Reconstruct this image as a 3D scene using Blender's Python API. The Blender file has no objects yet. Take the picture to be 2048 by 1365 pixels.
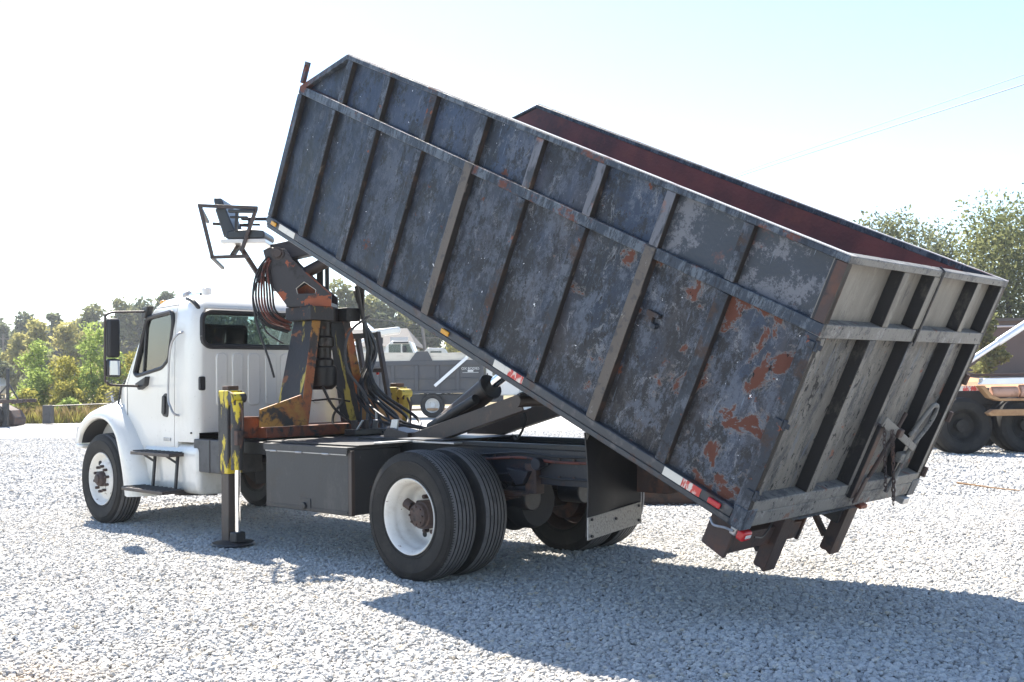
import bpy, bmesh, math, random
import numpy as np
from math import sin, cos, pi, radians, sqrt, atan2
from mathutils import Vector, Matrix, noise as mnoise

random.seed(7); RNG = np.random.default_rng(11)
SC = bpy.context.scene
COL = SC.collection

# ------------------------------------------------------------------ camera
cam_d = bpy.data.cameras.new('camera'); cam = bpy.data.objects.new('camera', cam_d); COL.objects.link(cam)
CX, CY, CZ = 6.3596, -6.6765, 1.5654
yaw, pitch, roll = 2.332305, 0.03634, -0.014529
Fv = Vector((cos(pitch)*cos(yaw), cos(pitch)*sin(yaw), sin(pitch)))
Rv = Fv.cross(Vector((0, 0, 1))).normalized(); Uv = Rv.cross(Fv)
R2 = cos(roll)*Rv + sin(roll)*Uv; U2 = -sin(roll)*Rv + cos(roll)*Uv
cam.matrix_world = Matrix(((R2.x, U2.x, -Fv.x, CX), (R2.y, U2.y, -Fv.y, CY), (R2.z, U2.z, -Fv.z, CZ), (0, 0, 0, 1)))
cam_d.sensor_width = 36.0; cam_d.lens = 36.0*2122.325/2048.0
cam_d.clip_start = 0.1; cam_d.clip_end = 6000
SC.camera = cam

# ------------------------------------------------------------------ sky and sun
SUN = Vector((-0.755, 0.25, 1.0)).normalized()
el = math.asin(SUN.z); az = atan2(SUN.x, SUN.y)
world = bpy.data.worlds.new('World'); SC.world = world; world.use_nodes = True
wn = world.node_tree; wn.nodes.clear()
wo = wn.nodes.new('ShaderNodeOutputWorld'); wb = wn.nodes.new('ShaderNodeBackground'); ws = wn.nodes.new('ShaderNodeTexSky')
ws.sky_type = 'NISHITA'; ws.sun_disc = False; ws.sun_elevation = el; ws.sun_rotation = az
ws.air_density = 1.0; ws.dust_density = 0.5; ws.ozone_density = 2.2; ws.altitude = 100
wb.inputs['Strength'].default_value = 0.095
wn.links.new(ws.outputs[0], wb.inputs[0]); wn.links.new(wb.outputs[0], wo.inputs[0])
sun_d = bpy.data.lights.new('sun', 'SUN'); sun_d.energy = 5.0; sun_d.angle = radians(0.53); sun_d.color = (1.0, 0.93, 0.82)
sun = bpy.data.objects.new('sun', sun_d); COL.objects.link(sun)
sun.rotation_euler = SUN.to_track_quat('Z', 'Y').to_euler(); sun.location = (-20, 6, 30)
SC.view_settings.view_transform = 'Standard'; SC.view_settings.look = 'None'
SC.view_settings.gamma = 1.0; SC.view_settings.use_curve_mapping = False
SC.view_settings.exposure = 1.68
SC.render.engine = 'CYCLES'
SC.cycles.max_bounces = 8; SC.cycles.transparent_max_bounces = 16

# ------------------------------------------------------------------ materials
def _n(nt, t, **kw):
    n = nt.nodes.new(t)
    for k, v in kw.items():
        setattr(n, k, v)
    return n

def mat(name, color, rough=0.5, metal=0.0, layers=(), bump=0.0, bump_scale=40, coat=0.0, var=0.12, var_scale=3.0, spec=0.5):
    """painted / worn surface: a base colour with procedural wear layers over it"""
    m = bpy.data.materials.new(name); m.use_nodes = True
    nt = m.node_tree; L = nt.links; b = nt.nodes['Principled BSDF']
    tc = _n(nt, 'ShaderNodeTexCoord')
    nv = _n(nt, 'ShaderNodeTexNoise'); nv.inputs['Scale'].default_value = var_scale; nv.inputs['Detail'].default_value = 6
    L.new(tc.outputs['Object'], nv.inputs['Vector'])
    c0 = _n(nt, 'ShaderNodeMix', data_type='RGBA')
    c0.inputs[6].default_value = (*[c*(1-var) for c in color], 1); c0.inputs[7].default_value = (*[min(1, c*(1+var)) for c in color], 1)
    L.new(nv.outputs['Fac'], c0.inputs[0])
    cur = c0.outputs[2]
    rr = rough; rsock = None
    for i, ly in enumerate(layers):
        mp = _n(nt, 'ShaderNodeMapping'); mp.inputs['Location'].default_value = ly.get('loc') or (ly.get('seed', i)*7.3+i*3.1, i*1.7, ly.get('seed', i)*2.9)
        mp.inputs['Rotation'].default_value = ly.get('rot', (0, 0, 0))
        mp.inputs['Scale'].default_value = ly.get('stretch', (1, 1, 1)); L.new(tc.outputs['Object'], mp.inputs['Vector'])
        nz = _n(nt, 'ShaderNodeTexNoise'); nz.inputs['Scale'].default_value = ly['scale']; nz.inputs['Detail'].default_value = ly.get('detail', 8)
        nz.inputs['Roughness'].default_value = ly.get('nrough', 0.62); nz.inputs['Distortion'].default_value = ly.get('dist', 0.0)
        L.new(mp.outputs[0], nz.inputs['Vector'])
        mr = _n(nt, 'ShaderNodeMapRange'); mr.inputs['From Min'].default_value = ly['lo']; mr.inputs['From Max'].default_value = ly['hi']
        mr.inputs['To Max'].default_value = ly.get('amt', 1.0)
        L.new(nz.outputs['Fac'], mr.inputs['Value']); fac = mr.outputs[0]
        for (axis, a, bb) in ly.get('gates', ()):
            sx = _n(nt, 'ShaderNodeSeparateXYZ'); L.new(tc.outputs['Object'], sx.inputs[0])
            g = _n(nt, 'ShaderNodeMapRange'); g.inputs['From Min'].default_value = a; g.inputs['From Max'].default_value = bb
            L.new(sx.outputs[axis], g.inputs['Value'])
            if ly.get('gate_add'):
                # the gate shifts the threshold instead of multiplying: the patch keeps ragged edges
                ad = _n(nt, 'ShaderNodeMath', operation='MULTIPLY_ADD'); ad.inputs[1].default_value = ly['gate_add']
                L.new(g.outputs[0], ad.inputs[0]); L.new(nz.outputs['Fac'], ad.inputs[2]); L.new(ad.outputs[0], mr.inputs['Value'])
            else:
                mu = _n(nt, 'ShaderNodeMath', operation='MULTIPLY'); L.new(fac, mu.inputs[0]); L.new(g.outputs[0], mu.inputs[1]); fac = mu.outputs[0]
        mx = _n(nt, 'ShaderNodeMix', data_type='RGBA'); L.new(fac, mx.inputs[0]); L.new(cur, mx.inputs[6])
        mx.inputs[7].default_value = (*ly['color'], 1); cur = mx.outputs[2]
        if 'rough' in ly:
            rm = _n(nt, 'ShaderNodeMix', data_type='FLOAT'); L.new(fac, rm.inputs[0])
            if rsock: L.new(rsock, rm.inputs[2])
            else: rm.inputs[2].default_value = rr
            rm.inputs[3].default_value = ly['rough']; rsock = rm.outputs[0]
    L.new(cur, b.inputs['Base Color'])
    if rsock: L.new(rsock, b.inputs['Roughness'])
    else: b.inputs['Roughness'].default_value = rough
    b.inputs['Metallic'].default_value = metal; b.inputs['Specular IOR Level'].default_value = spec
    if coat: b.inputs['Coat Weight'].default_value = coat; b.inputs['Coat Roughness'].default_value = 0.06
    if bump:
        bn = _n(nt, 'ShaderNodeTexNoise'); bn.inputs['Scale'].default_value = bump_scale; bn.inputs['Detail'].default_value = 5
        L.new(tc.outputs['Object'], bn.inputs['Vector'])
        bp = _n(nt, 'ShaderNodeBump'); bp.inputs['Strength'].default_value = bump; bp.inputs['Distance'].default_value = 0.01
        L.new(bn.outputs['Fac'], bp.inputs['Height']); L.new(bp.outputs[0], b.inputs['Normal'])
    return m

def ly(color, scale, lo, hi, **kw): return dict(color=color, scale=scale, lo=lo, hi=hi, **kw)

RUST = (0.19, 0.058, 0.028); ORUST = (0.36, 0.085, 0.022); CHALK = (0.13, 0.14, 0.155); DKRUST = (0.045, 0.022, 0.016)
M = {}
def bed_paint(name, base, chalk_amt=0.9, rust_lo=0.664, chalk_lo=0.495):
    rust = dict(seed=4, detail=13, nrough=0.68, dist=0.35, gates=((0, -2.2, -0.35),), gate_add=0.125, loc=(41.3, 8.5, 11.6))
    return mat(name, base, 0.38, spec=0.36, layers=[
        ly((0.036, 0.054, 0.098), 0.8, 0.45, 0.62, stretch=(1, 1, 0.7), seed=1, amt=0.8, rough=0.36),
        ly((0.060, 0.050, 0.044), 1.0, 0.47, 0.62, stretch=(1.3, 1, 0.6), seed=8, amt=0.75, rough=0.6, gates=((0, -4.6, -1.2),)),
        ly((0.007, 0.008, 0.010), 1.5, 0.50, 0.60, stretch=(1.3, 1, 0.6), seed=21, amt=0.8),
        ly((0.092, 0.108, 0.138), 2.6, chalk_lo, chalk_lo+0.045, stretch=(1.35, 1, 0.85), gates=((0, -7.5, -1.6),), seed=3, amt=0.85*chalk_amt, rough=0.6, detail=15, nrough=0.88),
        ly((0.010, 0.011, 0.014), 4.2, 0.515, 0.535, stretch=(1.4, 1, 0.8), seed=31, amt=0.9, detail=15, nrough=0.86),
        ly((0.175, 0.182, 0.198), 6.0, 0.555, 0.575, stretch=(1.3, 1, 0.8), gates=((0, -7.5, -1.6),), seed=5, amt=0.85*chalk_amt, rough=0.7, detail=15, nrough=0.88, dist=0.5),
        ly((0.20, 0.25, 0.33), 20.0, 0.66, 0.70, stretch=(3.0, 1, 0.2), seed=9, amt=0.35, detail=6),
        dict(rust, color=(0.17, 0.16, 0.155), scale=3.4, lo=rust_lo-0.026, hi=rust_lo-0.006, amt=0.5),
        dict(rust, color=(0.100, 0.036, 0.023), scale=3.4, lo=rust_lo, hi=rust_lo+0.018, rough=0.85),
        ly((0.11, 0.037, 0.022), 6.0, 0.655, 0.67, seed=12, rough=0.85, detail=12, nrough=0.72),
        ly((0.005, 0.005, 0.006), 24.0, 0.645, 0.66, stretch=(1, 1, 0.5), seed=6, detail=5),
        ly((0.80, 0.80, 0.81), 26.0, 0.715, 0.725, seed=13, detail=4),
    ], bump=0.6, bump_scale=16, var=0.45, var_scale=2.2)
M['bed'] = bed_paint('bed_paint', (0.014, 0.021, 0.038))
M['bed_upper'] = bed_paint('bed_upper_paint', (0.018, 0.029, 0.056), 0.85, 0.80, 0.515)
M['rail_paint'] = mat('bed_rail_paint', (0.030, 0.040, 0.057), 0.45, spec=0.3, layers=[
    ly((0.105, 0.125, 0.15), 6, 0.49, 0.54, stretch=(1.5, 1, 0.5), seed=2, amt=0.85, detail=14, nrough=0.85),
    ly((0.014, 0.018, 0.026), 12, 0.53, 0.56, stretch=(2, 1, 0.4), seed=3, amt=0.85, detail=12, nrough=0.8),
    ly((0.12, 0.042, 0.027), 3, 0.565, 0.60, seed=7, amt=0.85, rough=0.8, detail=12, nrough=0.75)], bump=0.4)
M['rib_paint'] = mat('rib_paint', (0.024, 0.030, 0.041), 0.45, spec=0.3, layers=[
    ly((0.10, 0.112, 0.135), 5, 0.51, 0.56, stretch=(1.5, 1, 0.5), seed=2, amt=0.8, detail=14, nrough=0.85),
    ly((0.012, 0.013, 0.016), 9, 0.53, 0.56, seed=4, amt=0.85, detail=12, nrough=0.8),
    ly((0.055, 0.035, 0.026), 4, 0.53, 0.60, seed=5, amt=0.8, rough=0.8, detail=12, nrough=0.75),
    ly((0.24, 0.065, 0.025), 8, 0.63, 0.65, seed=7, amt=0.7, rough=0.8)], bump=0.4)
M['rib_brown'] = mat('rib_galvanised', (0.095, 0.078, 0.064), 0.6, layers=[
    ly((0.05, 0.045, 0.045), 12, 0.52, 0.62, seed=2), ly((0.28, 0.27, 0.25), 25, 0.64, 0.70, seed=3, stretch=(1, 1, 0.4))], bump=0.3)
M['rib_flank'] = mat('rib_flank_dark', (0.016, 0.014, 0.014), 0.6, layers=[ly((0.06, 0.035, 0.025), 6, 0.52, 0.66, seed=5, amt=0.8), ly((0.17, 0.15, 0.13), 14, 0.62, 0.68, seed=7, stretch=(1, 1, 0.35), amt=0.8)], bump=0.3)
M['rib_grey'] = mat('rib_primer', (0.115, 0.12, 0.14), 0.6, layers=[
    ly((0.03, 0.035, 0.045), 9, 0.50, 0.60, seed=4, stretch=(2, 1, 0.5)), ly((0.20, 0.08, 0.05), 5, 0.56, 0.66, seed=6)], bump=0.3)
M['panel_grey'] = mat('panel_grey_primer', (0.125, 0.13, 0.148), 0.6, layers=[
    ly((0.024, 0.030, 0.042), 2.2, 0.485, 0.51, seed=4, detail=15, nrough=0.86, rough=0.4),
    ly(RUST, 3.2, 0.60, 0.68, seed=6, amt=0.75), ly((0.25, 0.3, 0.36), 20, 0.66, 0.7, stretch=(3, 1, 0.2), seed=9, amt=0.5)], bump=0.3)
M['sill_paint'] = mat('bed_sill_paint', (0.03, 0.034, 0.042), 0.42, layers=[
    ly((0.11, 0.10, 0.10), 10, 0.56, 0.66, seed=2, amt=0.6), ly(DKRUST, 6, 0.55, 0.65, seed=5)], bump=0.25)
M['gate'] = mat('tailgate_dusty_paint', (0.142, 0.132, 0.117), 0.75, layers=[
    ly((0.075, 0.072, 0.070), 1.6, 0.46, 0.60, seed=2, stretch=(1, 1.6, 0.6), amt=0.85),
    ly((0.205, 0.195, 0.178), 3.5, 0.50, 0.56, seed=7, stretch=(1, 1.6, 0.6), amt=0.7, detail=15, nrough=0.88),
    ly((0.040, 0.044, 0.052), 4.0, 0.525, 0.555, seed=3, stretch=(1, 1.8, 0.6), amt=0.8, detail=15, nrough=0.86),
    ly((0.010, 0.010, 0.011), 9.0, 0.60, 0.615, seed=4, stretch=(1, 1.4, 0.8), detail=9, nrough=0.70, dist=0.5),
    ly((0.008, 0.009, 0.010), 30.0, 0.635, 0.65, seed=14, stretch=(1, 1.3, 0.8), detail=4),
    ly((0.12, 0.14, 0.17), 5.0, 0.56, 0.59, seed=18, stretch=(1, 2.0, 0.5), amt=0.6, detail=13, nrough=0.8),
    ly((0.20, 0.07, 0.04), 8.0, 0.66, 0.68, seed=8, amt=0.8, detail=10)], bump=0.6, bump_scale=18, var=0.25)
M['gate_upper'] = mat('tailgate_upper_paint', (0.175, 0.163, 0.143), 0.75, layers=[
    ly((0.125, 0.115, 0.10), 1.6, 0.45, 0.60, seed=2, stretch=(1, 1.6, 0.6), amt=0.85),
    ly((0.225, 0.212, 0.19), 4, 0.51, 0.57, seed=5, stretch=(1, 1.8, 0.5), amt=0.6, detail=14, nrough=0.86),
    ly((0.05, 0.05, 0.053), 3.0, 0.56, 0.60, seed=3, stretch=(1, 2.2, 0.5), amt=0.75, detail=14, nrough=0.82)], bump=0.45, bump_scale=18, var=0.25)
M['gate_rail'] = mat('tailgate_rail_paint', (0.16, 0.155, 0.145), 0.7, layers=[
    ly((0.055, 0.056, 0.062), 4, 0.51, 0.56, seed=2, amt=0.85, detail=14, nrough=0.85), ly((0.25, 0.25, 0.25), 7, 0.55, 0.59, seed=5, amt=0.7, detail=13, nrough=0.82),
    ly((0.012, 0.012, 0.013), 20, 0.62, 0.64, seed=4), ly((0.15, 0.06, 0.035), 6, 0.62, 0.65, seed=9, amt=0.7, detail=10)], bump=0.5)
M['gate_flank'] = mat('upright_flank_dark', (0.014, 0.014, 0.016), 0.6, layers=[ly((0.13, 0.118, 0.10), 5.0, 0.56, 0.70, seed=2, stretch=(1, 2, 0.5), amt=0.7, detail=11, nrough=0.75), ly((0.10, 0.045, 0.03), 9, 0.66, 0.70, seed=6)], bump=0.3)
M['maroon'] = mat('bed_interior_maroon', (0.15, 0.040, 0.036), 0.62, layers=[
    ly((0.060, 0.022, 0.024), 1.6, 0.46, 0.62, seed=3, stretch=(1, 1, 0.8), amt=0.85),
    ly((0.20, 0.055, 0.036), 3.2, 0.56, 0.68, seed=5, amt=0.6), ly((0.25, 0.14, 0.11), 14, 0.72, 0.76, seed=7, stretch=(0.5, 1, 2))], bump=0.2)
M['rusty_steel'] = mat('rusty_steel', (0.055, 0.036, 0.032), 0.7, layers=[
    ly((0.10, 0.045, 0.028), 5, 0.5, 0.64, seed=2, amt=0.8), ly((0.02, 0.018, 0.02), 8, 0.55, 0.65, seed=3, amt=0.8)], bump=0.3)
M['hoist'] = mat('hoist_brown_steel', (0.055, 0.041, 0.036), 0.5, layers=[
    ly((0.03, 0.028, 0.03), 3, 0.5, 0.64, seed=2, amt=0.8), ly((0.11, 0.07, 0.05), 9, 0.6, 0.7, seed=3, amt=0.6)], bump=0.2)
M['black_steel'] = mat('black_steel', (0.018, 0.019, 0.022), 0.5, layers=[
    ly((0.05, 0.035, 0.028), 6, 0.55, 0.68, seed=2, amt=0.7), ly((0.06, 0.062, 0.066), 12, 0.6, 0.7, seed=4, amt=0.5)], bump=0.2)
M['frame_paint'] = mat('frame_blueblack_paint', (0.016, 0.018, 0.026), 0.45, layers=[
    ly((0.07, 0.028, 0.016), 4, 0.6, 0.7, seed=2, amt=0.7), ly((0.05, 0.05, 0.055), 12, 0.6, 0.7, seed=4, amt=0.5)], bump=0.15)
M['toolbox'] = mat('toolbox_grey_paint', (0.043, 0.0445, 0.048), 0.5, spec=0.35, layers=[ly((0.085, 0.083, 0.08), 2.5, 0.52, 0.60, seed=11, amt=0.5, detail=14, nrough=0.85, stretch=(1, 1, 0.5)),
    ly((0.04, 0.034, 0.03), 3, 0.55, 0.7, seed=2, amt=0.6), ly((0.16, 0.155, 0.15), 12, 0.67, 0.72, stretch=(2, 2, 0.4), seed=4, amt=0.7),
    ly((0.13, 0.05, 0.03), 10, 0.69, 0.72, seed=6)], bump=0.15)
M['seat_grey'] = mat('grey_battery_cover', (0.075, 0.075, 0.078), 0.6, layers=[ly((0.03, 0.03, 0.032), 5, 0.5, 0.66, seed=2, amt=0.7)], bump=0.2)
M['white'] = mat('white_paint', (0.70, 0.685, 0.64), 0.28, coat=0.6, var=0.02, layers=[ly((0.50, 0.47, 0.41), 3, 0.54, 0.75, seed=2, amt=0.5, stretch=(1, 1, 0.35)), ly((0.40, 0.36, 0.30), 7, 0.52, 0.72, seed=5, amt=0.45, detail=12, gates=((2, 1.1, 0.5),)), ly((0.12, 0.10, 0.09), 40, 0.70, 0.72, seed=6, amt=0.6, detail=3)])
M['white_rim'] = mat('white_rim_paint', (0.72, 0.70, 0.655), 0.4, var=0.03, layers=[ly((0.38, 0.32, 0.25), 6, 0.5, 0.72, seed=2, amt=0.5, detail=12, nrough=0.75), ly((0.16, 0.09, 0.06), 18, 0.645, 0.67, seed=3, amt=0.8, detail=8)])
M['rubber'] = mat('tyre_rubber', (0.017, 0.0165, 0.0165), 0.7, spec=0.3, layers=[ly((0.042, 0.038, 0.035), 7, 0.5, 0.68, seed=2, amt=0.7), ly((0.012, 0.012, 0.012), 20, 0.6, 0.68, seed=3, amt=0.6)], bump=0.25, bump_scale=60)
M['tread'] = mat('tyre_tread_worn', (0.125, 0.122, 0.122), 0.85, layers=[ly((0.06, 0.06, 0.06), 9, 0.5, 0.66, seed=2, amt=0.7)], bump=0.3, bump_scale=80)
M['hub'] = mat('hub_rust', (0.055, 0.036, 0.032), 0.65, layers=[ly((0.10, 0.06, 0.045), 14, 0.5, 0.66, seed=2, amt=0.7), ly((0.015, 0.012, 0.012), 20, 0.58, 0.66, seed=3)], bump=0.4)
M['plastic'] = mat('black_plastic', (0.022, 0.022, 0.024), 0.5, var=0.1)
M['dark_well'] = mat('wheel_well_liner', (0.02, 0.02, 0.022), 0.8)
M['vinyl'] = mat('seat_vinyl', (0.028, 0.034, 0.040), 0.42, var=0.2)
M['galv'] = mat('galvanised_steel', (0.42, 0.42, 0.43), 0.42, metal=0.6, layers=[ly((0.25, 0.24, 0.23), 12, 0.5, 0.66, seed=3, amt=0.6)])
M['bare_edge'] = mat('bare_worn_steel', (0.42, 0.40, 0.38), 0.45, layers=[ly((0.16, 0.07, 0.05), 3, 0.52, 0.64, seed=3, amt=0.8)])
M['chrome'] = mat('chrome_rod', (0.85, 0.85, 0.86), 0.08, metal=1.0, var=0.02)
M['diamond'] = mat('diamond_plate_alloy', (0.42, 0.40, 0.37), 0.48, metal=0.35, layers=[ly((0.26, 0.25, 0.23), 60, 0.52, 0.6, seed=2, amt=0.8)], bump=0.8, bump_scale=70)
M['flap'] = mat('mud_flap_rubber', (0.017, 0.017, 0.019), 0.55, layers=[ly((0.03, 0.028, 0.028), 3, 0.5, 0.66, seed=2)], var=0.1)
M['yellow_worn'] = mat('worn_yellow_paint', (0.034, 0.033, 0.034), 0.55, layers=[
    ly((0.60, 0.46, 0.030), 5.0, 0.495, 0.53, stretch=(1, 1, 0.30), seed=3, dist=0.4), ly((0.11, 0.045, 0.024), 7, 0.55, 0.62, seed=5, stretch=(1, 1, 0.6)),
    ly((0.014, 0.014, 0.015), 12, 0.6, 0.66, seed=8)], bump=0.35)
M['yellow_more'] = mat('yellow_paint_faded', (0.42, 0.33, 0.045), 0.55, layers=[
    ly((0.10, 0.045, 0.022), 5, 0.54, 0.60, seed=5, stretch=(1, 1, 0.5)), ly((0.03, 0.028, 0.028), 7, 0.58, 0.64, seed=8)], bump=0.35)
M['orange_worn'] = mat('worn_orange_paint', (0.38, 0.185, 0.038), 0.55, layers=[
    ly((0.30, 0.065, 0.020), 2.2, 0.50, 0.60, seed=3, amt=0.8), ly((0.035, 0.028, 0.028), 4.5, 0.52, 0.60, seed=6, dist=0.4), ly((0.07, 0.035, 0.022), 11, 0.58, 0.66, seed=5)], bump=0.35)
M['orange_red'] = mat('worn_red_orange_paint', (0.19, 0.050, 0.022), 0.6, layers=[
    ly((0.30, 0.12, 0.03), 4, 0.55, 0.65, seed=3, amt=0.7), ly((0.025, 0.022, 0.024), 5, 0.50, 0.60, seed=6, dist=0.4)], bump=0.35)
M['leg_dark'] = mat('pedestal_dark_paint', (0.028, 0.028, 0.033), 0.5, layers=[
    ly((0.50, 0.40, 0.08), 3.2, 0.575, 0.60, stretch=(1.6, 1, 0.35), seed=14, dist=0.5), ly((0.22, 0.08, 0.03), 4, 0.625, 0.65, seed=19, dist=0.4, detail=11), ly((0.07, 0.04, 0.03), 6, 0.58, 0.7, seed=5)], bump=0.3)
M['crane_head'] = mat('crane_head_paint', (0.035, 0.034, 0.039), 0.5, layers=[
    ly((0.34, 0.085, 0.030), 5.0, 0.64, 0.66, seed=23, dist=0.3, gates=((2, 2.62, 2.36),), gate_add=0.09), ly((0.015, 0.015, 0.017), 6, 0.56, 0.66, seed=5)], bump=0.25)
M['greasy'] = mat('greasy_rotator_steel', (0.030, 0.026, 0.025), 0.35, layers=[ly((0.16, 0.13, 0.11), 7, 0.58, 0.68, seed=2, amt=0.7), ly((0.16, 0.06, 0.03), 9, 0.64, 0.7, seed=5)], bump=0.3)
M['hose'] = mat('hose_rubber', (0.020, 0.020, 0.022), 0.5)
M['hose_red'] = mat('hose_rusty_red', (0.13, 0.038, 0.026), 0.6, layers=[ly((0.03, 0.02, 0.02), 8, 0.5, 0.62, seed=3)])
M['amber'] = mat('amber_lens', (0.55, 0.26, 0.02), 0.25)
M['red_lens'] = mat('red_lens', (0.42, 0.02, 0.025), 0.22)
M['white_lens'] = mat('clear_lens', (0.62, 0.60, 0.58), 0.2)
M['tape_white'] = mat('reflective_tape_white', (0.62, 0.59, 0.52), 0.45, layers=[ly((0.25, 0.22, 0.19), 20, 0.6, 0.68, seed=3)])
M['tape_red'] = mat('reflective_tape_red', (0.50, 0.045, 0.035), 0.45, layers=[ly((0.62, 0.55, 0.48), 30, 0.49, 0.56, stretch=(1, 1, 0.4), seed=3)])
M['grey_bed'] = mat('grey_dump_bed_paint', (0.048, 0.051, 0.060), 0.5, layers=[ly((0.075, 0.072, 0.068), 2, 0.5, 0.7, seed=2, amt=0.5)])
M['grey_panel'] = mat('grey_dump_panel_paint', (0.060, 0.062, 0.070), 0.55, layers=[ly((0.10, 0.092, 0.082), 2, 0.48, 0.7, seed=2, amt=0.6)])
M['pale_board'] = mat('pale_weathered_board', (0.62, 0.57, 0.48), 0.7, layers=[ly((0.45, 0.40, 0.33), 4, 0.5, 0.7, seed=2, stretch=(0.3, 1, 3))])
M['silver'] = mat('silver_aluminium', (0.72, 0.73, 0.75), 0.35, metal=0.4)
M['dirty_tan'] = mat('tan_weathered_paint', (0.40, 0.235, 0.115), 0.7, layers=[ly((0.25, 0.12, 0.055), 4, 0.5, 0.68, seed=2, amt=0.8)])
M['pink_tan'] = mat('faded_pink_paint', (0.45, 0.27, 0.20), 0.65, layers=[ly((0.24, 0.13, 0.075), 4, 0.52, 0.66, seed=2, amt=0.8)])
M['bark'] = mat('bark', (0.07, 0.055, 0.045), 0.9, var=0.3, var_scale=9)
M['pole_wood'] = mat('pole_wood', (0.20, 0.18, 0.16), 0.85)
M['wire'] = mat('wire_black', (0.05, 0.05, 0.055), 0.6)
M['roof_grey'] = mat('grey_shingle_roof', (0.085, 0.080, 0.078), 0.85, var=0.2, var_scale=1.5)
M['siding'] = mat('pale_siding', (0.60, 0.60, 0.62), 0.7)
M['tan_wood'] = mat('tan_wood_gable', (0.42, 0.25, 0.13), 0.8)
M['brick'] = mat('dull_brown_wall', (0.125, 0.095, 0.085), 0.85, var=0.2, var_scale=1.0)
M['clay'] = mat('orange_clay_soil', (0.40, 0.22, 0.12), 0.95, layers=[ly((0.26, 0.15, 0.08), 0.6, 0.5, 0.66, seed=2)], bump=0.4, bump_scale=2)
M['letter'] = mat('white_lettering', (0.62, 0.63, 0.62), 0.6)
M['letter_dark'] = mat('dark_lettering', (0.03, 0.03, 0.035), 0.6)
M['stick'] = mat('dry_stick', (0.22, 0.13, 0.065), 0.9)

def glass(name, tint, rough=0.0, refl=1.0):
    m = bpy.data.materials.new(name); m.use_nodes = True; nt = m.node_tree; nt.nodes.clear()
    o = _n(nt, 'ShaderNodeOutputMaterial'); t = _n(nt, 'ShaderNodeBsdfTransparent'); g = _n(nt, 'ShaderNodeBsdfGlossy'); mx = _n(nt, 'ShaderNodeMixShader'); fr = _n(nt, 'ShaderNodeFresnel')
    t.inputs[0].default_value = (*tint, 1); g.inputs['Roughness'].default_value = rough; fr.inputs['IOR'].default_value = 1.55
    mu = _n(nt, 'ShaderNodeMath', operation='MULTIPLY'); mu.inputs[1].default_value = refl
    nt.links.new(fr.outputs[0], mu.inputs[0]); nt.links.new(mu.outputs[0], mx.inputs[0]); nt.links.new(t.outputs[0], mx.inputs[1]); nt.links.new(g.outputs[0], mx.inputs[2]); nt.links.new(mx.outputs[0], o.inputs[0])
    return m
M['glass'] = glass('window_glass', (0.50, 0.60, 0.605), refl=1.3)
M['glass_side'] = glass('door_glass', (0.30, 0.38, 0.41), refl=2.0)
M['interior'] = mat('cab_interior_trim', (0.16, 0.165, 0.165), 0.8)
M['mirror'] = mat('mirror_glass', (0.82, 0.84, 0.86), 0.02, metal=1.0, var=0.0)

def leaf_mat(name, dark, light, transl=0.35):
    m = bpy.data.materials.new(name); m.use_nodes = True; nt = m.node_tree; nt.nodes.clear(); L = nt.links
    o = _n(nt, 'ShaderNodeOutputMaterial'); d = _n(nt, 'ShaderNodeBsdfDiffuse'); t = _n(nt, 'ShaderNodeBsdfTranslucent'); mx = _n(nt, 'ShaderNodeMixShader')
    a = _n(nt, 'ShaderNodeAttribute'); a.attribute_name = 'tint'
    c = _n(nt, 'ShaderNodeMix', data_type='RGBA'); c.inputs[6].default_value = (*dark, 1); c.inputs[7].default_value = (*light, 1)
    L.new(a.outputs['Fac'], c.inputs[0]); L.new(c.outputs[2], d.inputs[0]); L.new(c.outputs[2], t.inputs[0])
    mx.inputs[0].default_value = transl
    L.new(d.outputs[0], mx.inputs[1]); L.new(t.outputs[0], mx.inputs[2]); L.new(mx.outputs[0], o.inputs[0])
    return m
M['leaf_far'] = leaf_mat('leaf_far_green', (0.095, 0.115, 0.070), (0.20, 0.215, 0.115), 0.5)
M['leaf_far2'] = leaf_mat('leaf_far_olive', (0.12, 0.135, 0.062), (0.26, 0.25, 0.105), 0.5)
M['leaf_yellow'] = leaf_mat('leaf_autumn_yellow', (0.24, 0.235, 0.085), (0.42, 0.385, 0.15), 0.5)
M['leaf_bush'] = leaf_mat('leaf_bright_bush', (0.12, 0.18, 0.045), (0.42, 0.50, 0.15), 0.55)
M['leaf_bush2'] = leaf_mat('leaf_yellowgreen_bush', (0.19, 0.19, 0.042), (0.42, 0.38, 0.10), 0.5)
M['leaf_oak'] = leaf_mat('leaf_oak', (0.10, 0.125, 0.050), (0.25, 0.255, 0.105), 0.55)
M['leaf_oak2'] = leaf_mat('leaf_oak_grey', (0.105, 0.125, 0.066), (0.215, 0.225, 0.115), 0.55)
M['grass_dry'] = leaf_mat('dry_grass_blades', (0.16, 0.12, 0.05), (0.34, 0.26, 0.12), 0.4)

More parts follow.
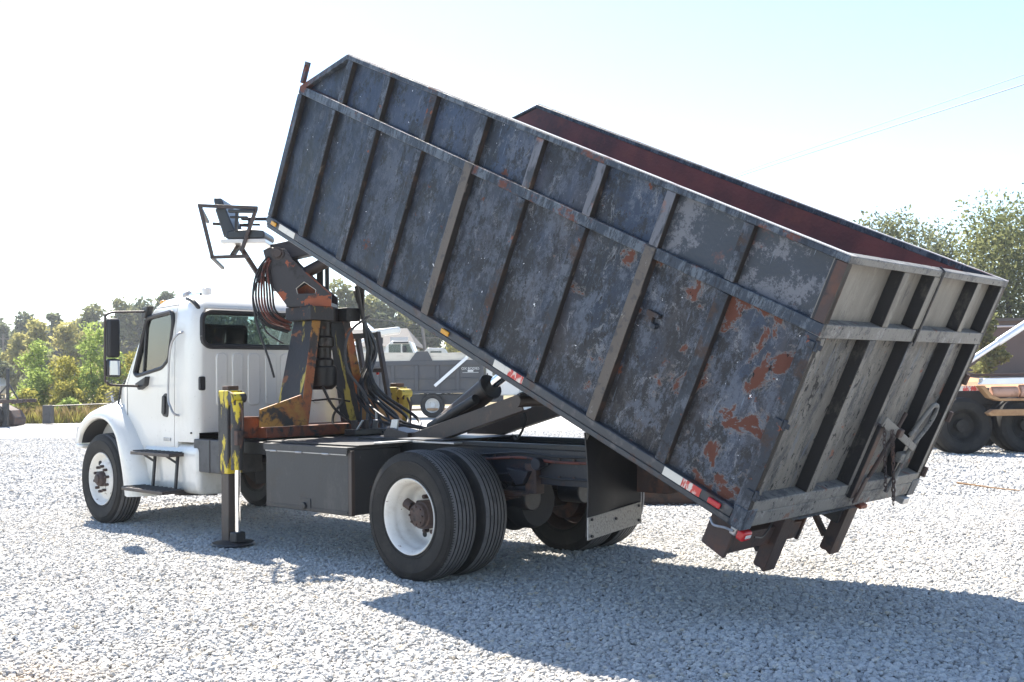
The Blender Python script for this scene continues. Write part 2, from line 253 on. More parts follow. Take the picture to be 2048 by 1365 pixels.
# ------------------------------------------------------------------ mesh helper
class MB:
    def __init__(s): s.v = []; s.f = []; s.mi = []
    def add(s, vs, fs, mi=0):
        o = len(s.v); s.v += [tuple(v) for v in vs]; s.f += [tuple(i+o for i in f) for f in fs]; s.mi += [mi]*len(fs); return s
    def box(s, x0, x1, y0, y1, z0, z1, mi=0):
        x0, x1 = min(x0, x1), max(x0, x1); y0, y1 = min(y0, y1), max(y0, y1); z0, z1 = min(z0, z1), max(z0, z1)
        return s.add([(x0, y0, z0), (x1, y0, z0), (x1, y1, z0), (x0, y1, z0), (x0, y0, z1), (x1, y0, z1), (x1, y1, z1), (x0, y1, z1)],
                     [(3, 2, 1, 0), (4, 5, 6, 7), (0, 1, 5, 4), (1, 2, 6, 5), (2, 3, 7, 6), (3, 0, 4, 7)], mi)
    def beam(s, p0, p1, w, h, up=(0, 0, 1), mi=0):
        p0, p1 = Vector(p0), Vector(p1); d = (p1-p0).normalized(); u = Vector(up)
        r = d.cross(u)
        if r.length < 1e-5: r = d.cross(Vector((1, 0, 0)))
        r.normalize(); u = r.cross(d).normalized(); r = r*w/2; u = u*h/2
        return s.add([p0-r-u, p0+r-u, p0+r+u, p0-r+u, p1-r-u, p1+r-u, p1+r+u, p1-r+u],
                     [(0, 1, 2, 3), (7, 6, 5, 4), (4, 5, 1, 0), (5, 6, 2, 1), (6, 7, 3, 2), (7, 4, 0, 3)], mi)
    def prism(s, pts, plane, a, b, mi=0):
        n = len(pts)
        def P(p, q): return {'xz': (p[0], q, p[1]), 'yz': (q, p[0], p[1]), 'xy': (p[0], p[1], q)}[plane]
        vs = [P(p, a) for p in pts]+[P(p, b) for p in pts]
        fs = [tuple(range(n)), tuple(range(2*n-1, n-1, -1))]+[(i, i+n, (i+1) % n+n, (i+1) % n) for i in range(n)]
        return s.add(vs, fs, mi)
    def tube(s, path, r, n=8, mi=0, cap=True, r1=None):
        P = [Vector(p) for p in path]; k = len(P); vs = []; t0 = None
        for i, p in enumerate(P):
            d = (P[min(i+1, k-1)]-P[max(i-1, 0)]).normalized()
            if t0 is None:
                a = Vector((0, 0, 1)) if abs(d.z) < 0.9 else Vector((1, 0, 0)); x = d.cross(a).normalized()
            else:
                x = (x-d*x.dot(d)).normalized()
            t0 = d; y = d.cross(x); rr = r if r1 is None else r+(r1-r)*i/(k-1)
            vs += [p+x*(rr*cos(2*pi*j/n))+y*(rr*sin(2*pi*j/n)) for j in range(n)]
        fs = []
        for i in range(k-1):
            for j in range(n):
                fs.append((i*n+j, i*n+(j+1) % n, (i+1)*n+(j+1) % n, (i+1)*n+j))
        if cap: fs += [tuple(range(n-1, -1, -1)), tuple(range((k-1)*n, k*n))]
        return s.add(vs, fs, mi)
    def cyl(s, p0, p1, r, n=20, mi=0, r1=None): return s.tube([p0, p1], r, n, mi, True, r1)
    def lathe(s, prof, n=48, axis='y', center=(0, 0, 0), mi=0, closed=False, mis=None):
        vs = []; m = len(prof); c = Vector(center)
        for i in range(n):
            a = 2*pi*i/n
            for (r, h) in prof:
                if axis == 'y': p = Vector((r*cos(a), h, r*sin(a)))
                elif axis == 'z': p = Vector((r*cos(a), r*sin(a), h))
                else: p = Vector((h, r*cos(a), r*sin(a)))
                vs.append(c+p)
        o = len(s.v); s.v += [tuple(v) for v in vs]
        for i in range(n):
            for j in range(m if closed else m-1):
                j2 = (j+1) % m; i2 = (i+1) % n
                s.f.append((o+i*m+j, o+i*m+j2, o+i2*m+j2, o+i2*m+j)); s.mi.append(mis[j] if mis else mi)
        return s
    def obj(s, name, mats, parent=None, bevel=0.0, seg=2, smooth=30, flip=False):
        me = bpy.data.meshes.new(name); me.from_pydata(s.v, [], s.f); me.validate()
        if not isinstance(mats, (list, tuple)): mats = [mats]
        for m_ in mats: me.materials.append(M[m_] if isinstance(m_, str) else m_)
        if len(mats) > 1 and len(me.polygons) == len(s.mi): me.polygons.foreach_set('material_index', s.mi)
        bm = bmesh.new(); bm.from_mesh(me); bmesh.ops.recalc_face_normals(bm, faces=bm.faces); bm.to_mesh(me); bm.free()
        if smooth:
            me.polygons.foreach_set('use_smooth', [True]*len(me.polygons)); me.set_sharp_from_angle(angle=radians(smooth))
        o = bpy.data.objects.new(name, me); COL.objects.link(o)
        if parent: o.parent = parent
        if bevel:
            b = o.modifiers.new('bevel', 'BEVEL'); b.width = bevel; b.segments = seg; b.limit_method = 'ANGLE'; b.angle_limit = radians(40); b.harden_normals = False
        return o

def empty(name, loc=(0, 0, 0), rz=0.0, label=None, cat=None, group=None, kind=None):
    o = bpy.data.objects.new(name, None); COL.objects.link(o); o.location = loc; o.rotation_euler = (0, 0, rz); o.empty_display_size = 0.2
    return tag(o, label, cat, group, kind)
def tag(o, label=None, cat=None, group=None, kind=None):
    if label: o['label'] = label
    if cat: o['category'] = cat
    if group: o['group'] = group
    if kind: o['kind'] = kind
    return o
def lab(o, label): o['label'] = label; return o
def text(name, body, size, matrix, m, parent=None, extrude=0.002):
    c = bpy.data.curves.new(name, 'FONT'); c.body = body; c.size = size; c.align_x = 'CENTER'; c.align_y = 'CENTER'; c.extrude = extrude
    o = bpy.data.objects.new(name, c); COL.objects.link(o); c.materials.append(M[m]); 
    if parent: o.parent = parent
    o.matrix_local = matrix; return o
def bez(pts, n=14):
    """smooth curve through the points (Catmull-Rom)"""
    P = [Vector(p) for p in pts]; P = [P[0]*2-P[1]]+P+[P[-1]*2-P[-2]]; out = []
    for i in range(1, len(P)-2):
        for k in range(n):
            t = k/n; a, b, c, d = P[i-1], P[i], P[i+1], P[i+2]
            out.append(0.5*((2*b)+(c-a)*t+(2*a-5*b+4*c-d)*t*t+(3*b-3*c+d-a)*t**3))
    out.append(P[-2]); return out
def mesh_eval(o):
    dg = bpy.context.evaluated_depsgraph_get(); return bpy.data.meshes.new_from_object(o.evaluated_get(dg))
def boolean(o, cutters, op='DIFFERENCE'):
    for c in cutters:
        md = o.modifiers.new('b', 'BOOLEAN'); md.operation = op; md.object = c; md.solver = 'EXACT'; md.material_mode = 'TRANSFER'
    bpy.context.view_layer.update(); me = mesh_eval(o); o.modifiers.clear(); o.data = me
    me.polygons.foreach_set('use_smooth', [True]*len(me.polygons)); me.set_sharp_from_angle(angle=radians(28))
def drop(*os):
    for o in os: bpy.data.objects.remove(o, do_unlink=True)
def rounded(pts, r=0.05, n=5):
    """round the corners of a 2-D polygon"""
    out = []; k = len(pts)
    for i in range(k):
        p = Vector(pts[i]); a = Vector(pts[i-1])-p; b = Vector(pts[(i+1) % k])-p
        rr = min(r, a.length*0.45, b.length*0.45); p0 = p+a.normalized()*rr; p1 = p+b.normalized()*rr
        for j in range(n+1):
            t = j/n; q = p0*(1-t)**2+p*2*t*(1-t)+p1*t*t; out.append((q.x, q.y))
    return out

# ------------------------------------------------------------------ site frame for the things beyond the truck
SA = atan2(0.69001, 0.72380)
def site(l, d, z=0.0): return (CX+l*0.72380-d*0.69001, CY+l*0.69001+d*0.72380, z)

# ================================================================== SETTING
def ground_mat():
    m = bpy.data.materials.new('dry_field_soil'); m.use_nodes = True; nt = m.node_tree; b = nt.nodes['Principled BSDF']; L = nt.links
    tc = _n(nt, 'ShaderNodeTexCoord'); n1 = _n(nt, 'ShaderNodeTexNoise'); n1.inputs['Scale'].default_value = 0.25; n1.inputs['Detail'].default_value = 9
    L.new(tc.outputs['Object'], n1.inputs['Vector']); r = _n(nt, 'ShaderNodeValToRGB')
    r.color_ramp.elements[0].position = 0.38; r.color_ramp.elements[0].color = (0.10, 0.105, 0.04, 1); r.color_ramp.elements[1].position = 0.62; r.color_ramp.elements[1].color = (0.26, 0.19, 0.10, 1)
    L.new(n1.outputs['Fac'], r.inputs[0]); L.new(r.outputs[0], b.inputs['Base Color']); b.inputs['Roughness'].default_value = 0.95
    return m
def gravel_mat():
    m = bpy.data.materials.new('crushed_limestone_bed'); m.use_nodes = True; nt = m.node_tree; b = nt.nodes['Principled BSDF']; L = nt.links
    tc = _n(nt, 'ShaderNodeTexCoord')
    v = _n(nt, 'ShaderNodeTexVoronoi'); v.inputs['Scale'].default_value = 24; v.inputs['Randomness'].default_value = 1.0
    v2 = _n(nt, 'ShaderNodeTexVoronoi', feature='DISTANCE_TO_EDGE'); v2.inputs['Scale'].default_value = 24
    L.new(tc.outputs['Object'], v.inputs['Vector']); L.new(tc.outputs['Object'], v2.inputs['Vector'])
    bw = _n(nt, 'ShaderNodeRGBToBW'); L.new(v.outputs['Color'], bw.inputs[0])
    r = _n(nt, 'ShaderNodeValToRGB'); r.color_ramp.elements[0].color = (0.30, 0.29, 0.275, 1); r.color_ramp.elements[1].color = (0.58, 0.57, 0.55, 1); r.color_ramp.elements[0].position = 0.2; r.color_ramp.elements[1].position = 0.75
    L.new(bw.outputs[0], r.inputs[0])
    ns = _n(nt, 'ShaderNodeTexNoise'); ns.inputs['Scale'].default_value = 0.35; ns.inputs['Detail'].default_value = 7
    L.new(tc.outputs['Object'], ns.inputs['Vector']); mr = _n(nt, 'ShaderNodeMapRange'); mr.inputs['From Min'].default_value = 0.62; mr.inputs['From Max'].default_value = 0.78; mr.inputs['To Max'].default_value = 0.35
    L.new(ns.outputs['Fac'], mr.inputs['Value']); mx = _n(nt, 'ShaderNodeMix', data_type='RGBA'); mx.inputs[7].default_value = (0.48, 0.36, 0.22, 1)
    L.new(mr.outputs[0], mx.inputs[0]); L.new(r.outputs[0], mx.inputs[6]); L.new(mx.outputs[2], b.inputs['Base Color'])
    bp = _n(nt, 'ShaderNodeBump'); bp.inputs['Strength'].default_value = 1.0; bp.inputs['Distance'].default_value = 0.03
    pw = _n(nt, 'ShaderNodeMath', operation='MINIMUM'); pw.inputs[1].default_value = 0.35; L.new(v2.outputs['Distance'], pw.inputs[0])
    L.new(pw.outputs[0], bp.inputs['Height']); L.new(bp.outputs[0], b.inputs['Normal']); b.inputs['Roughness'].default_value = 0.9
    return m
def stone_mat():
    m = bpy.data.materials.new('limestone_chips'); m.use_nodes = True; nt = m.node_tree; b = nt.nodes['Principled BSDF']; L = nt.links
    oi = _n(nt, 'ShaderNodeObjectInfo'); r = _n(nt, 'ShaderNodeValToRGB'); e = r.color_ramp.elements
    e[0].position = 0.0; e[0].color = (0.29, 0.285, 0.28, 1); e[1].position = 1.0; e[1].color = (0.60, 0.585, 0.55, 1)
    for p, c in ((0.10, (0.40, 0.392, 0.378)), (0.5, (0.48, 0.470, 0.450)), (0.92, (0.54, 0.528, 0.502)), (0.985, (0.52, 0.45, 0.35))):
        q = e.new(p); q.color = (*c, 1)
    L.new(oi.outputs['Random'], r.inputs[0])
    tc = _n(nt, 'ShaderNodeTexCoord'); n1 = _n(nt, 'ShaderNodeTexNoise'); n1.inputs['Scale'].default_value = 2.5; n1.inputs['Detail'].default_value = 5
    L.new(tc.outputs['Object'], n1.inputs['Vector'])
    mx = _n(nt, 'ShaderNodeMix', data_type='RGBA', blend_type='MULTIPLY'); mx.inputs[0].default_value = 0.5; L.new(r.outputs[0], mx.inputs[6])
    r2 = _n(nt, 'ShaderNodeValToRGB'); r2.color_ramp.elements[0].position = 0.3; r2.color_ramp.elements[0].color = (0.6, 0.6, 0.6, 1); r2.color_ramp.elements[1].position = 0.6
    L.new(n1.outputs['Fac'], r2.inputs[0]); L.new(r2.outputs[0], mx.inputs[7])
    # patches where clay dust and fines have worked up between the stones
    ge = _n(nt, 'ShaderNodeNewGeometry'); n2 = _n(nt, 'ShaderNodeTexNoise'); n2.inputs['Scale'].default_value = 0.55; n2.inputs['Detail'].default_value = 5; L.new(ge.outputs['Position'], n2.inputs['Vector'])
    m2 = _n(nt, 'ShaderNodeMapRange'); m2.inputs['From Min'].default_value = 0.52; m2.inputs['From Max'].default_value = 0.72; m2.inputs['To Max'].default_value = 0.55; L.new(n2.outputs['Fac'], m2.inputs['Value'])
    x2 = _n(nt, 'ShaderNodeMix', data_type='RGBA', blend_type='MULTIPLY'); x2.inputs[7].default_value = (0.80, 0.76, 0.70, 1); L.new(m2.outputs[0], x2.inputs[0]); L.new(mx.outputs[2], x2.inputs[6])
    sx = _n(nt, 'ShaderNodeVectorMath', operation='DISTANCE'); sx.inputs[1].default_value = (0.55, -4.55, 0); L.new(ge.outputs['Position'], sx.inputs[0])
    m3 = _n(nt, 'ShaderNodeMapRange'); m3.inputs['From Min'].default_value = 0.75; m3.inputs['From Max'].default_value = 0.1; m3.inputs['To Max'].default_value = 0.75; L.new(sx.outputs['Value'], m3.inputs['Value'])
    x3 = _n(nt, 'ShaderNodeMix', data_type='RGBA'); x3.inputs[7].default_value = (0.46, 0.33, 0.20, 1); L.new(x2.outputs[2], x3.inputs[6])
    rm = _n(nt, 'ShaderNodeMath', operation='MULTIPLY'); L.new(m3.outputs[0], rm.inputs[0]); L.new(oi.outputs['Random'], rm.inputs[1]); L.new(rm.outputs[0], x3.inputs[0])
    L.new(x3.outputs[2], b.inputs['Base Color']); b.inputs['Roughness'].default_value = 0.88
    return m
M['ground'] = ground_mat(); M['gravel'] = gravel_mat(); M['stone'] = stone_mat()

def sheet(name, pts, z, m):
    mb = MB(); mb.add([(x, y, z) for x, y in pts], [tuple(range(len(pts)))]); o = mb.obj(name, m, smooth=0); return tag(o, kind='structure')
R_ = 540
tag(MB().add([(-R_, -R_, -0.06), (R_, -R_, -0.06), (R_, R_, -0.06), (-R_, R_, -0.06)], [(0, 1, 2, 3)]).obj('ground', 'ground', smooth=0), kind='structure')
yard = [site(l, d)[:2] for l, d in [(-40, -22), (40, -22), (40, 26), (24, 40), (12, 55), (4, 66), (-10, 66), (-15, 48), (-24, 45.2), (-40, 43.5)]]
sheet('gravel_yard', yard, -0.022, 'gravel')

def instances(name, pts, seeds, smin, smax, m, flat=0.62, kind='stuff', sub=2):
    """one object of loose stones: points carry rock instances (geometry nodes)"""
    me = bpy.data.meshes.new(name); me.from_pydata([tuple(p) for p in pts], [], []); o = bpy.data.objects.new(name, me); COL.objects.link(o)
    ng = bpy.data.node_groups.new(name+'_nodes', 'GeometryNodeTree')
    ng.interface.new_socket('Geometry', in_out='INPUT', socket_type='NodeSocketGeometry'); ng.interface.new_socket('Geometry', in_out='OUTPUT', socket_type='NodeSocketGeometry')
    N = ng.nodes; L = ng.links; gi = N.new('NodeGroupInput'); go = N.new('NodeGroupOutput')
    g2i = N.new('GeometryNodeGeometryToInstance')
    for k in range(seeds):
        ico = N.new('GeometryNodeMeshIcoSphere'); ico.inputs['Radius'].default_value = 1.0; ico.inputs['Subdivisions'].default_value = sub
        sp = N.new('GeometryNodeSetPosition'); nz = N.new('ShaderNodeTexNoise'); nz.noise_dimensions = '4D'; nz.inputs['W'].default_value = 3.7*k+1; nz.inputs['Scale'].default_value = 1.1; nz.inputs['Detail'].default_value = 1.0
        pos = N.new('GeometryNodeInputPosition'); L.new(pos.outputs[0], nz.inputs['Vector'])
        sub_ = N.new('ShaderNodeVectorMath'); sub_.operation = 'SUBTRACT'; sub_.inputs[1].default_value = (0.5, 0.5, 0.5); L.new(nz.outputs['Color'], sub_.inputs[0])
        sc = N.new('ShaderNodeVectorMath'); sc.operation = 'SCALE'; sc.inputs['Scale'].default_value = 1.7; L.new(sub_.outputs[0], sc.inputs[0])
        L.new(ico.outputs['Mesh'], sp.inputs['Geometry']); L.new(sc.outputs[0], sp.inputs['Offset'])
        tr = N.new('GeometryNodeTransform'); tr.inputs['Scale'].default_value = (1.0, 0.72+0.1*(k % 3), flat); L.new(sp.outputs[0], tr.inputs[0])
        sm = N.new('GeometryNodeSetMaterial'); sm.inputs['Material'].default_value = m; L.new(tr.outputs[0], sm.inputs[0]); L.new(sm.outputs[0], g2i.inputs[0])
    iop = N.new('GeometryNodeInstanceOnPoints'); iop.inputs['Pick Instance'].default_value = True
    rv = N.new('FunctionNodeRandomValue'); rv.data_type = 'INT'; rv.inputs[4].default_value = 0; rv.inputs[5].default_value = seeds-1
    rr = N.new('FunctionNodeRandomValue'); rr.data_type = 'FLOAT_VECTOR'; rr.inputs[0].default_value = (-0.6, -0.6, 0); rr.inputs[1].default_value = (0.6, 0.6, 6.283)
    rs = N.new('FunctionNodeRandomValue'); rs.data_type = 'FLOAT'; rs.inputs[2].default_value = smin; rs.inputs[3].default_value = smax
    rr.inputs['Seed'].default_value = 5; rs.inputs['Seed'].default_value = 9
    L.new(gi.outputs[0], iop.inputs['Points']); L.new(g2i.outputs[0], iop.inputs['Instance']); L.new(rv.outputs[2], iop.inputs['Instance Index'])
    L.new(rr.outputs[0], iop.inputs['Rotation']); L.new(rs.outputs[1], iop.inputs['Scale']); L.new(iop.outputs[0], go.inputs[0])
    md = o.modifiers.new('stones', 'NODES'); md.node_group = ng
    return tag(o, kind=kind)
def wedge(d0, d1, spacing, lo=-0.56, hi=0.56, pad=0.7):
    ds = np.arange(d0, d1, spacing); P = []
    for d in ds:
        a, b = lo*d-pad, hi*d+pad; ls = np.arange(a, b, spacing)
        ls = ls+RNG.uniform(-.5, .5, len(ls))*spacing; dd = d+RNG.uniform(-.5, .5, len(ls))*spacing
        x = CX+ls*0.72380-dd*0.69001; y = CY+ls*0.69001+dd*0.72380
        # low swells and faint wheel tracks in the spread gravel
        z = 0.010*np.sin(x*1.9+np.sin(y*1.3))*np.sin(y*2.3+0.7)+0.008*np.sin(x*0.7+y*0.9+1.5*np.sin(y*.4))-0.007*np.exp(-((y+1.9+0.12*np.sin(x*.5))/0.22)**2)-0.007*np.exp(-((y+3.9+0.12*np.sin(x*.5))/0.22)**2)-0.007*np.exp(-((y-3.1)/0.22)**2)+RNG.uniform(-0.010, 0.006, len(ls))
        P.append(np.stack([x, y, z], 1))
    return np.concatenate(P)
near = wedge(3.2, 13.5, 0.0252); far = wedge(13.5, 32.0, 0.062)
instances('gravel', near, 6, 0.010, 0.026, M['stone'])
instances('gravel', far, 4, 0.026, 0.046, M['stone'], sub=1)

# ================================================================== VEGETATION
def leaf_mesh(name, m, blobs, n, size, jit=0.55, seed=0, tint_noise=0.6):
    r = np.random.default_rng(seed); vol = np.array([b[3]*b[4]*b[5] for b in blobs]); cnt = np.maximum(3, (n*vol**0.67/np.sum(vol**0.67)).astype(int))
    C_, T_ = [], []
    for b, k in zip(blobs, cnt):
        u = r.normal(size=(k, 3)); u /= np.linalg.norm(u, axis=1)[:, None]
        rad = (0.35+0.65*r.random(k)**0.45)[:, None]; p = np.array(b[:3])+u*rad*np.array(b[3:6])*(1+jit*(r.random((k, 1))-.5))
        C_.append(p); T_.append(np.clip(0.5+0.5*(r.random()-.5)+tint_noise*(r.random(k)-.5), 0, 1))
    P = np.concatenate(C_); T = np.concatenate(T_); k = len(P)
    a = r.normal(size=(k, 3)); a /= np.linalg.norm(a, axis=1)[:, None]; b = np.cross(a, r.normal(size=(k, 3))); b /= np.linalg.norm(b, axis=1)[:, None]
    s = (size*(0.55+0.9*r.random(k)))[:, None]; a = a*s; b = b*s*0.55
    V = np.stack([P-a, P-b*0.9, P+a, P+b], 1).reshape(-1, 3); F = np.arange(4*k).reshape(-1, 4)
    me = bpy.data.meshes.new(name); me.vertices.add(4*k); me.vertices.foreach_set('co', V.ravel()); me.loops.add(4*k); me.loops.foreach_set('vertex_index', F.ravel())
    me.polygons.add(k); me.polygons.foreach_set('loop_start', np.arange(0, 4*k, 4)); me.update(calc_edges=True); me.validate()
    at = me.attributes.new('tint', 'FLOAT', 'FACE'); at.data.foreach_set('value', T.astype(np.float32)); me.materials.append(M[m]); return me
def crown_blobs(h, w, base, n, seed, top=0.5):
    r = random.Random(seed); out = []
    for i in range(n):
        t = (i+0.5)/n; z = base+(h-base)*(0.08+0.86*t); env = w*(0.42+0.58*math.sin(pi*min(1, (t*0.82+0.15))))*(1 if t < .6 else 1-(t-.6)*1.1*top/0.5)
        a = r.uniform(0, 2*pi); q = r.uniform(0.15, 0.95)*env*0.75; s = w*r.uniform(0.26, 0.46)
        out.append((q*cos(a), q*sin(a), z, s, s, s*r.uniform(0.6, 0.95)))
    return out
def trunk_mb(h, w, base, seed, r0, blobs=()):
    r = random.Random(seed); mb = MB(); lean = (r.uniform(-.06, .06)*h, r.uniform(-.06, .06)*h)
    pth = [(0, 0, -0.3), (lean[0]*.3, lean[1]*.3, h*.25), (lean[0]*.7, lean[1]*.7, h*.55), (lean[0], lean[1], h*.86)]
    mb.tube(bez(pth, 5), r0, 7, r1=r0*0.2)
    for b in list(blobs)[:14]:
        z0 = max(base*0.7, b[2]*0.6); f = z0/h; p0 = Vector((lean[0]*f, lean[1]*f, z0)); p1 = Vector(b[:3]); mid = (p0+p1)/2+Vector((0, 0, 0.05*h))
        mb.tube(bez([p0, mid, p1], 3), r0*0.38, 5, r1=r0*0.08)
    return mb
WIDE = 1.45
def tree(name, loc, h, w, base, m, n, size, seed, label, cat='tree', group=None, nb=18, top=0.5, r0=None, rz=None):
    t = empty(name, loc, random.uniform(0, 6) if rz is None else rz, label, cat, group)
    bl = crown_blobs(h, w*WIDE, base, nb, seed, top)
    trunk_mb(h, w, base, seed+1, r0 or h*0.02, bl).obj('trunk', 'bark', t)
    o = bpy.data.objects.new('crown', leaf_mesh('crown', m, bl, n, size, seed=seed)); COL.objects.link(o); o.parent = t
    return t

# distant wooded ridge on the left: reads as one mass
def woodland(name, spec, m, n, size, seed):
    r = random.Random(seed); bl = []
    for (l, d, h, w, base) in spec:
        x, y, _ = site(l, d)
        for b in crown_blobs(h, w, base, 9, r.randint(0, 9999)): bl.append((x+b[0], y+b[1], b[2], b[3], b[4], b[5]))
    o = bpy.data.objects.new(name, leaf_mesh(name, m, bl, n, size, seed=seed)); COL.objects.link(o); return tag(o, kind='stuff')
sp = []
rr = random.Random(3)
for i in range(40): sp.append((-80+i*1.35+rr.uniform(-.6, .6), 153+rr.uniform(-4, 8), rr.uniform(9.3, 11.3)+(2.0 if i > 17 else 0), rr.uniform(3.2, 4.4), 0.2))
woodland('distant_woods', sp, 'leaf_far', 42000, 0.46, 21)
sp = [(-30+i*2.0+rr.uniform(-.6, .6), 128+rr.uniform(-4, 8), rr.uniform(7.5, 9.5), rr.uniform(3.0, 4.0), 0.2) for i in range(24)]
woodland('distant_woods', sp, 'leaf_far', 26000, 0.40, 22)
sp = [(26+i*2.4, 96+rr.uniform(-4, 8), rr.uniform(6.0, 8.0), rr.uniform(2.4, 3.2), 0.6) for i in range(14)]
woodland('distant_woods', sp, 'leaf_far2', 8000, 0.34, 23)
# individual far tree tops along the ridge
far_trees = [(-72.5, 147, 11.6, 2.7, 'leaf_far', 'round grey green tree top at the far left edge of the ridge'),
             (-67.3, 147, 11.6, 2.3, 'leaf_far', 'broad rounded tree standing second from the left on the ridge'),
             (-63.4, 147, 11.9, 1.5, 'leaf_far', 'narrow tree with a thin open top on the left ridge'),
             (-58.4, 147, 12.6, 2.2, 'leaf_far2', 'olive green tree at the left foot of the tall ridge clump'),
             (-54.6, 147, 14.0, 2.8, 'leaf_far2', 'tallest olive tree of the ridge left of the white cab'),
             (-50.8, 147, 13.4, 2.6, 'leaf_far', 'grey green ridge tree close behind the white cab roof'),
             (-47.6, 147, 15.0, 2.0, 'leaf_far', 'tree top just showing above the white cab roof')]
for i, (l, d, h, w, m, lb) in enumerate(far_trees): tree('ridge_tree', site(l, d), h, w, 2.0, m, 1900, 0.36, 40+i, lb, group='trees along the left ridge', nb=14)
ypt = [(-46.8, 101, 6.6, 1.5, 'thin yellow tree standing leftmost below the ridge'), (-44.6, 100, 7.9, 1.6, 'tall yellow tree with dark gaps beside a utility pole'),
       (-42.4, 101, 7.7, 1.7, 'bushy golden yellow tree left of the big green bush'), (-40.3, 100, 6.8, 1.5, 'short golden tree half behind the big green bush')]
for i, (l, d, h, w, lb) in enumerate(ypt): tree('yellow_tree', site(l, d), h, w, 0.8, 'leaf_yellow', 1500, 0.24, 60+i, lb, group='yellow trees below the ridge', nb=14)
dkt = [(-45.7, 93, 5.0, 1.3, 'dark green tree under the yellow trees at left'), (-41.2, 93, 5.2, 1.5, 'dark pine in front of the yellow trees, beside the pole')]
for i, (l, d, h, w, lb) in enumerate(dkt): tree('dark_tree', site(l, d), h, w, 0.3, 'leaf_far', 1500, 0.22, 70+i, lb, nb=12)
# bushes at the yard's edge
bsh = [(-22.95, 51, 3.75, 0.85, 'leaf_bush', 'bright green sapling bush nearest the left edge'), (-22.2, 49.5, 2.3, 0.75, 'leaf_bush', 'low light green bush beside the parked steel frame trailer'),
       (-21.2, 50.5, 2.9, 0.95, 'leaf_bush2', 'mustard yellow bush between the two green saplings'), (-20.1, 51, 4.55, 1.05, 'leaf_bush', 'tallest bright green bush behind the pipe gate'),
       (-19.0, 50.2, 3.4, 0.85, 'leaf_bush', 'green bush right of the tallest one, behind the truck mirror'), (-18.0, 51, 3.2, 0.95, 'leaf_bush2', 'yellow green bush between mirror and white cab'),
       (-20.4, 48.6, 1.7, 0.7, 'leaf_bush2', 'small yellowing shrub at the foot of the tallest bush'), (-18.6, 48.4, 1.5, 0.6, 'leaf_bush2', 'small straw coloured shrub behind the gate rail'),
       (-21.6, 47.2, 1.3, 0.6, 'leaf_bush2', 'golden knee high shrub right behind the gate post'), (-19.6, 46.8, 0.9, 0.5, 'leaf_bush', 'low green weed clump in front of the tallest bush'), (-17.6, 47.6, 1.5, 0.7, 'leaf_yellow', 'straw yellow weed clump beside the white hood'),
       (-16.8, 51, 3.0, 0.9, 'leaf_bush2', 'yellow green bush hidden mostly by the white cab')]
for i, (l, d, h, w, m, lb) in enumerate(bsh): tree('bush', site(l, d), h, w, 0.15, m, int(2300*w), 0.085, 80+i, lb, 'bush', 'bushes at the edge of the gravel yard', nb=20, r0=0.03)
# middle: pines over the barn
mid = [(-18.9, 118, 13.0, 2.3, 'leaf_far2', 'tall pine with light top just right of the crane pedestal'), (-16.4, 120, 11.6, 2.4, 'leaf_far2', 'rounded pine behind the grey barn roof, left of the tipped bed'),
       (-14.2, 119, 11.0, 2.6, 'leaf_far', 'full green tree over the barn roof'), (-11.6, 121, 9.6, 2.6, 'leaf_far2', 'light green tree under the tipped bed edge'), (-8.4, 119, 8.6, 2.6, 'leaf_far', 'dark tree behind the leaning utility pole'),
       (-21.5, 119, 12.0, 2.4, 'leaf_far2', 'pine hidden largely by the crane pedestal')]
for i, (l, d, h, w, m, lb) in enumerate(mid): tree('pine_tree', site(l, d), h, w, 1.0, m, 2600, 0.30, 110+i, lb, group='pines behind the barn', nb=18)
tree('yellow_tree', site(-5.0, 86), 5.0, 0.9, 1.0, 'leaf_yellow', 900, 0.15, 130, 'small autumn yellow tree seen under the tipped bed edge', nb=10)
# right: two big oaks and neighbours
tree('oak_tree', site(22.2, 61), 10.8, 2.7, 2.4, 'leaf_oak2', 11500, 0.115, 141, 'grey green oak standing farthest left behind the maroon bed wall', group='oaks on the right', nb=34, top=0.35, r0=0.24)
tree('oak_tree', site(28.2, 59.5), 10.6, 3.6, 2.6, 'leaf_oak', 17000, 0.115, 153, 'large sunlit oak at the right edge of the photo', group='oaks on the right', nb=42, top=0.30, r0=0.28)
tree('oak_tree', site(19.2, 66), 11.2, 1.1, 1.5, 'leaf_oak2', 1500, 0.15, 147, 'narrow tree top peeking over the maroon bed wall', group='oaks on the right', nb=14)
tree('oak_tree', site(25.4, 63), 10.0, 2.6, 2.4, 'leaf_oak2', 9500, 0.115, 171, 'grey green oak filling the gap between the grey oak and the sunlit one', group='oaks on the right', nb=30, top=0.35, r0=0.2)
tree('shrub', site(21.3, 47.6), 4.3, 0.75, 1.2, 'leaf_oak', 2200, 0.11, 149, 'leafy shrub in front of the left end of the brown wall', 'shrub', nb=18, r0=0.05)

